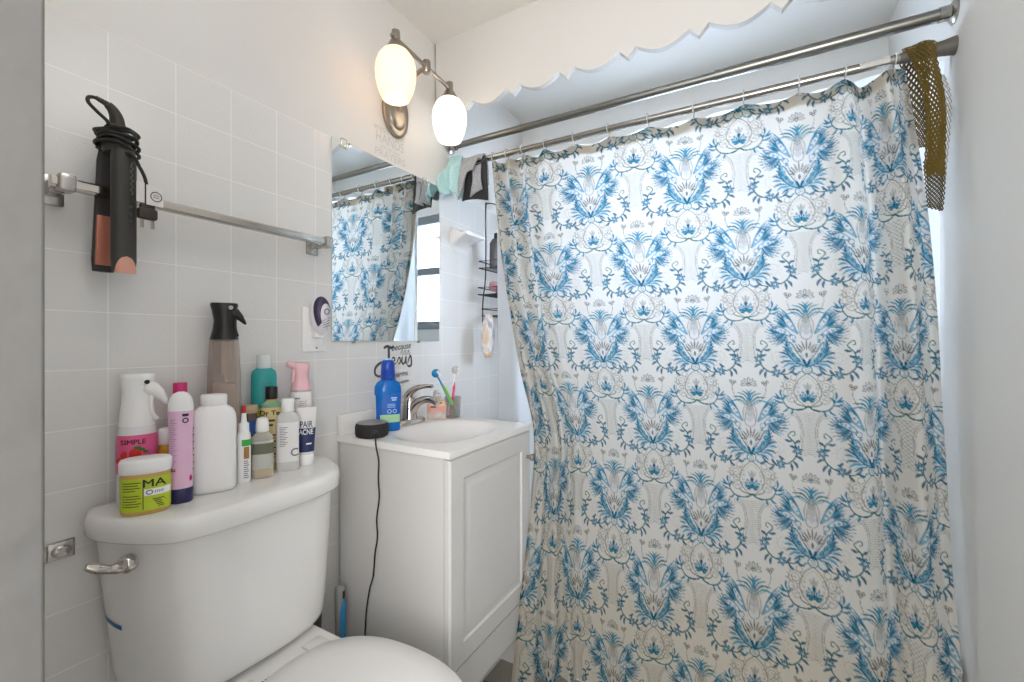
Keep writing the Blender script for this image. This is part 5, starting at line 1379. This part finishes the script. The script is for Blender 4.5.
o = draped('washcloth', [
    [(0.006, RY+0.030, 1.70)]+over2(0.005, 0.010)+[(0.010, 1.375, 1.770), (0.024, 1.325, 1.738), (0.026, 1.308, 1.706)],
    [(0.026, RY+0.036, 1.68)]+over2(0.022, 0.012)+[(0.024, 1.372, 1.765), (0.030, 1.345, 1.705), (0.032, 1.328, 1.664)],
    [(0.042, RY+0.030, 1.69)]+over2(0.040, 0.006)+[(0.040, 1.392, 1.745), (0.046, 1.384, 1.712), (0.050, 1.364, 1.672)],
    [(0.056, RY+0.036, 1.70)]+over2(0.056, 0.010)+[(0.054, 1.372, 1.770), (0.058, 1.356, 1.720), (0.064, 1.346, 1.676)],
    [(0.070, RY+0.030, 1.70)]+over2(0.072, 0.002)+[(0.070, 1.402, 1.765), (0.074, 1.394, 1.710), (0.080, 1.384, 1.656)]], MINT, 0.006, 0.004, 45)
tag(o, 'mint green washcloth bunched over the rod end against the wall', 'washcloth', 'cloths hung over the lower rod')
r0 = 0.0185
o = draped('washcloth', [
    [(0.074, RY+0.030, 1.70)]+over(0.074, r=r0)+[(0.072, 1.400, 1.760), (0.072, 1.388, 1.710), (0.076, 1.380, 1.645)],
    [(0.104, RY+0.030, 1.69)]+over(0.104, r=r0)+[(0.104, 1.388, 1.770), (0.108, 1.374, 1.720), (0.104, 1.366, 1.664)],
    [(0.130, RY+0.030, 1.70)]+over(0.130, r=r0)+[(0.126, 1.394, 1.785), (0.120, 1.384, 1.765), (0.116, 1.376, 1.738)],
    [(0.168, RY+0.030, 1.71)]+over(0.168, r=r0)+[(0.160, 1.398, 1.795), (0.152, 1.390, 1.775), (0.146, 1.384, 1.748)]], GREY, 0.006, 0.0025, 35)
tag(o, 'grey terry washcloth over the rod between the mint cloth and the curtain', 'washcloth', 'cloths hung over the lower rod')
o = draped('washcloth', [
    [(0.090, RY-0.020, 1.752), (0.088, RY-0.024, 1.70), (0.084, RY-0.028, 1.642)],
    [(0.118, RY-0.017, 1.776), (0.116, RY-0.024, 1.71), (0.114, RY-0.032, 1.646)],
    [(0.150, RY-0.015, 1.788), (0.152, RY-0.020, 1.71), (0.154, RY-0.028, 1.640)],
    [(0.186, RY-0.0125, 1.800), (0.190, RY-0.018, 1.72), (0.196, RY-0.022, 1.632)]], BLK, 0.004, 0.003, 45)
fl = draped('grey_lining', [
    [(0.128, RY-0.030, 1.768), (0.136, RY-0.036, 1.71), (0.122, RY-0.036, 1.652)],
    [(0.150, RY-0.028, 1.772), (0.154, RY-0.033, 1.71), (0.152, RY-0.034, 1.664)],
    [(0.166, RY-0.026, 1.776), (0.168, RY-0.030, 1.71), (0.176, RY-0.031, 1.676)]], GREY, 0.003, 0.002, 45); fl.parent = o
tag(o, 'black cloth hanging from the rod under the grey washcloth', 'cloth', 'cloths hung over the lower rod')
# gold mesh bath cloth at the right end: real open netting
GOLD = mat('gold_mesh', '#6b5924', 0.5, 0.15, var=0.12, vscale=60); GOLDD = mat('dark_gold_mesh', '#554b28', 0.55, 0.1, var=0.12, vscale=60); GOLDP = mat('pale_mesh', '#a39a86', 0.55, var=0.1, vscale=60)
mc = thing('mesh_bath_cloth', 'gold netted bath cloth folded over the right end of the lower rod', 'bath cloth', (0, 0, 0))
def net(mb, grid, r=0.0011):
    G = np.array(grid); a, c, _ = G.shape
    for i in range(a):
        for j in range(c):
            if (i+j) % 2: continue
            for di, dj in ((1, 1), (1, -1)):
                if 0 <= i+di < a and 0 <= j+dj < c:
                    p, q = Vector(G[i, j]), Vector(G[i+di, j+dj])
                    d = (q-p).normalized(); u = d.cross(Vector((0.3, 1, 0.1))).normalized()*r; w = d.cross(u).normalized()*r
                    mb.add([p+u, p+w, p-u, p-w, q+u, q+w, q-u, q-w], [[0, 1, 5, 4], [1, 2, 6, 5], [2, 3, 7, 6], [3, 0, 4, 7]])
def sheet(path_l, path_r, nl, nw, bul=0.0, ph=0.0):
    A = np.array(spline(path_l, 12)); B = np.array(spline(path_r, 12))
    def resample(P):
        d = np.concatenate([[0], np.cumsum(np.linalg.norm(np.diff(P, axis=0), axis=1))]); t = np.linspace(0, d[-1], nl)
        return np.stack([np.interp(t, d, P[:, k]) for k in range(3)], 1)
    A, B = resample(A), resample(B)
    w = np.linspace(0, 1, nw)[None, :, None]
    G = A[:, None]*(1-w)+B[:, None]*w
    G[:, :, 1] += (bul*np.sin(PI*np.linspace(0, 1, nw)*2.0+ph))[None, :]
    return G
def mesh_path(x, yb, zb, yf, zf, r):
    return [(x, RY+yb, zb), (x, RY+r+0.006, RZL-0.03), (x, RY+r, RZL+0.004), (x, RY+0.2*r, RZL+r), (x, RY-0.8*r, RZL+0.6*r), (x, RY-r-0.004, RZL-0.03), (x, RY-0.5*r-yf, (RZL+zf)/2), (x, RY-yf, zf)]
pl, pr_ = mesh_path(1.388, 0.03, 1.55, 0.030, 1.60, 0.020), mesh_path(1.447, 0.03, 1.55, 0.034, 1.60, 0.020)
for lay, (dxl, ddx, zf, rr_) in enumerate(((0.0, 0.0, 1.500, 0.0205), (0.006, 0.004, 1.490, 0.0230), (-0.004, 0.006, 1.510, 0.0180))[:2]):
    b = MB()
    net(b, sheet([(x+dxl+0.012+0.034*(k > 5)+0.014*(k == 5), y, z) for k, (x, y, z) in enumerate(mesh_path(1.388, 0.03, 1.58, 0.026, zf, rr_))],
                 [(x+ddx+0.008+0.010*(k > 5), y, z) for k, (x, y, z) in enumerate(mesh_path(1.447, 0.03, 1.58, 0.034, zf-0.005, rr_))], 66, 13, 0.006, lay), 0.00135)
    b.build('net_fold', GOLD, mc, smooth=0)
b = MB(); net(b, sheet([(1.448, RY-0.004, 1.772), (1.458, RY-0.016, 1.68), (1.458, RY-0.016, 1.50)], [(1.482, RY+0.010, 1.735), (1.489, RY-0.004, 1.66), (1.478, RY-0.004, 1.48)], 34, 8, 0.002), 0.0009); b.build('net_flap', GOLDP, mc, smooth=0)
for q in (0.0, 0.004):
    b = MB(); net(b, sheet([(1.434+q, RY-0.020-q, 1.53), (1.438+q, RY-0.022-q, 1.46), (1.442+q, RY-0.022-q, 1.42)], [(1.468+q, RY-0.024-q, 1.53), (1.468+q, RY-0.024-q, 1.46), (1.464+q, RY-0.024-q, 1.405)], 22, 9, 0.004, q*300), 0.0013); b.build('net_tail', GOLDD, mc, smooth=0)

# ------------------------------------------------------------------ soap dish on the tub wall
sd = MB(); rings = []
for t in np.linspace(0, 1, 14):
    # profile runs out from the wall; tall at the wall, thin lip at the end
    x = 0.088*t
    zt_ = 1.570-0.036*t+0.012*math.sin(PI*t)*-1
    zb_ = 1.470+0.052*t**0.5
    hw = 0.058+0.010*t
    rings.append([(x, 1.488+hw*sgnpow(math.cos(a), 0.45), (zt_+zb_)/2+(zt_-zb_)/2*sgnpow(math.sin(a), 0.45)) for a in np.linspace(0, 2*PI, 33)[:-1]])
sd.loft(rings)
sdo = sd.build('soap_dish', mat('white_ceramic', '#e6e4e1', 0.15, coat=0.3, var=0.015), smooth=55)
tag(sdo, 'white ceramic soap dish fixed on the tub wall tiles', 'soap dish')

# ------------------------------------------------------------------ wire caddy
WIRE = mat('black_wire', '#2c2b2a', 0.4, 0.3, var=0.08)
cd = thing('shower_caddy', 'black wire shower caddy with three shelves beside the soap dish', 'shower caddy', (0.03, 1.605, 1.2))
b = MB(); 
b.tube(spline([(0.02, 0.13, 0.515), (0.02, 0.08, 0.515), (0.02, 0.022, 0.500), (0.02, 0.012, 0.47), (0.02, 0.012, 0.2), (0.02, -0.010, 0.07), (0.02, -0.012, -0.03)], 6), 0.0028, 8)
b.tube([(0.02, 0.24, 0.515), (0.02, 0.13, 0.515)], 0.0028, 8); b.tube([(0.02, 0.24, 0.515), (0.02, 0.24, 0.0)], 0.0028, 8)
b.build('frame', WIRE, cd, smooth=60)
for z, x1, y0 in ((0.215, 0.095, -0.010), (0.100, 0.095, -0.018), (0.010, 0.095, 0.012)):
    b = MB()
    for dz in (0.0, 0.030):
        b.tube([(0.0, y0, z+dz), (x1, y0, z+dz), (x1, 0.25, z+dz), (0.0, 0.25, z+dz)], 0.0024, 8, closed=True)
    for k in range(6):
        xx = x1*(k+0.5)/6; b.tube([(xx, y0, z), (xx, 0.25, z)], 0.0016, 6)
    for yy in (y0, 0.06, 0.13, 0.25): b.tube([(x1, yy, z), (x1, yy, z+0.030)], 0.0018, 6)
    b.build('shelf', WIRE, cd, smooth=60)
o = bottle('shampoo_bottle', 'dark bottle standing on the top shelf of the wire caddy', 'bottle', 0.080, 1.660, 0, 1.4185)
p = [(0.0, 0.020, 0.030, 2.4), (0.004, 0.022, 0.032, 2.4), (0.11, 0.022, 0.032, 2.4), (0.13, 0.015, 0.02, 2.1)]
body(p, 'bottle_body', mat('dark_grey_bottle', '#55555a', 0.3, var=0.05), o); body([(0.13, 0.013, 0.013, 2.0), (0.155, 0.012, 0.012, 2.0)], 'cap', BLACKP, o)
b = MB()
for k in range(9):
    b.sphere((0.020+0.02*math.cos(k*2.1), 0.012*math.sin(k*1.3), 0.018+0.012*(k % 3)), 0.018, 12, 8, sc=(1, 1, 0.9))
lo = b.build('bath_puff', mat('pink_net', '#b98a92', 0.8, var=0.25, vscale=60, bump=1.0, bscale=180), smooth=60, loc=(0.062, 1.650, 1.3035))
tag(lo, 'dusty pink bath puff sitting on the middle shelf of the wire caddy', 'bath puff')
# hanging washcloth / net bag under the caddy
hb = MB(); rings = []
for t in np.linspace(0, 1, 18):
    z = 1.215-0.185*t
    r_ = 0.006+0.030*math.sin(PI*min(t*0.80+0.10, 1))**0.8*(1 if t < 0.9 else 0.8)
    rings.append([(0.070+r_*0.6*math.cos(a)*(1+0.2*math.sin(5*a+6*t)), 1.614-0.012*min(t*3, 1)+r_*math.sin(a)*(1+0.2*math.sin(5*a+6*t)), z) for a in np.linspace(0, 2*PI, 31)[:-1]])
hb.loft(rings)
HBM, nt_, out_ = new_mat('net_bag_cloth')
tc_ = nt_.nodes.new('ShaderNodeTexCoord'); no_ = nt_.nodes.new('ShaderNodeTexNoise'); no_.inputs['Scale'].default_value = 22
mpn = nt_.nodes.new('ShaderNodeMapping'); mpn.inputs['Scale'].default_value = (1.5, 1.5, 0.5)
nt_.links.new(tc_.outputs['Object'], mpn.inputs[0]); nt_.links.new(mpn.outputs[0], no_.inputs['Vector'])
cr_ = nt_.nodes.new('ShaderNodeValToRGB'); cr_.color_ramp.elements[0].position = 0.35; cr_.color_ramp.elements[0].color = (*hexc('#cdb9a4'), 1)
cr_.color_ramp.elements[1].position = 0.62; cr_.color_ramp.elements[1].color = (*hexc('#a29aa4'), 1)
e_ = cr_.color_ramp.elements.new(0.48); e_.color = (*hexc('#dcd8d4'), 1)
bs_ = nt_.nodes.new('ShaderNodeBsdfPrincipled'); bs_.inputs['Roughness'].default_value = 0.8
nt_.links.new(no_.outputs['Fac'], cr_.inputs[0]); nt_.links.new(cr_.outputs[0], bs_.inputs['Base Color']); nt_.links.new(bs_.outputs[0], out_.inputs[0])
hbo = hb.build('bath_glove', HBM, smooth=60); tag(hbo, 'pale net bath glove with orange tip hanging below the wire caddy', 'bath glove')
b = MB(); b.sphere((0.072, 1.600, 1.045), 0.021, 14, 10, sc=(0.7, 0.9, 0.8)); b.build('orange_tip', mat('orange_net', '#d9b684', 0.8, var=0.2, vscale=60), hbo, smooth=60)

# ------------------------------------------------------------------ light
def area(name, loc, rot, sx, sy, power, col):
    l = bpy.data.lights.new(name, 'AREA'); l.shape = 'RECTANGLE'; l.size = sx; l.size_y = sy; l.energy = power; l.color = col
    o = bpy.data.objects.new(name, l); COL.objects.link(o); o.location = loc; o.rotation_euler = rot; return o
def point(name, loc, power, col, r=0.03):
    l = bpy.data.lights.new(name, 'POINT'); l.energy = power; l.color = col; l.shadow_soft_size = r
    o = bpy.data.objects.new(name, l); COL.objects.link(o); o.location = loc; return o
WIN_P, HALL_P, BULB_P, WORLD_S, EXPO = 34.0, 24.0, 0.07, 1.5, 0.36
area('window_daylight', ((WX0+WX1)/2, YB+0.30, (WZ0+WZ1)/2+0.05), (R(-90), 0, 0), 0.9, 0.9, WIN_P, (0.77, 0.885, 1.0))
area('hall_fill', (1.35, -0.95, 1.45), (R(84), 0, R(24)), 0.8, 1.1, HALL_P, (1.0, 0.985, 0.96))  # added fill light shining in through the doorway, stands for no known lamp
point('ceiling_fill', (0.70, 0.32, 2.02), 3.6, (1.0, 0.99, 0.97), 0.2)  # added fill light to lift walls and ceiling, no fixture belongs to it
point('warm_bulb', (0.135, 0.993, 1.845), BULB_P, (1.0, 0.95, 0.89))
point('white_bulb', (0.135, 1.259, 1.845), BULB_P*1.2, (1.0, 0.96, 0.90))
w = bpy.data.worlds.new('sky'); SC.world = w; w.use_nodes = True
bg = w.node_tree.nodes['Background']; bg.inputs[0].default_value = (0.93, 0.95, 1.0, 1); bg.inputs[1].default_value = WORLD_S

# ------------------------------------------------------------------ camera
cam = bpy.data.cameras.new('camera'); cam.sensor_width = 36.0; cam.lens = 442/1024*36; cam.clip_start = 0.01
co = bpy.data.objects.new('camera', cam); COL.objects.link(co)
co.location = (1.10, 0.0, 1.10); co.rotation_euler = (R(90), 0, R(29.6)); SC.camera = co
SC.view_settings.view_transform = 'Standard'; SC.view_settings.look = 'None'; SC.view_settings.gamma = 1.0
SC.view_settings.use_curve_mapping = False; SC.view_settings.exposure = EXPO
SC.cycles.use_denoising = True
SC.cycles.max_bounces = 10; SC.cycles.diffuse_bounces = 6; SC.cycles.transmission_bounces = 8; SC.cycles.transparent_max_bounces = 12
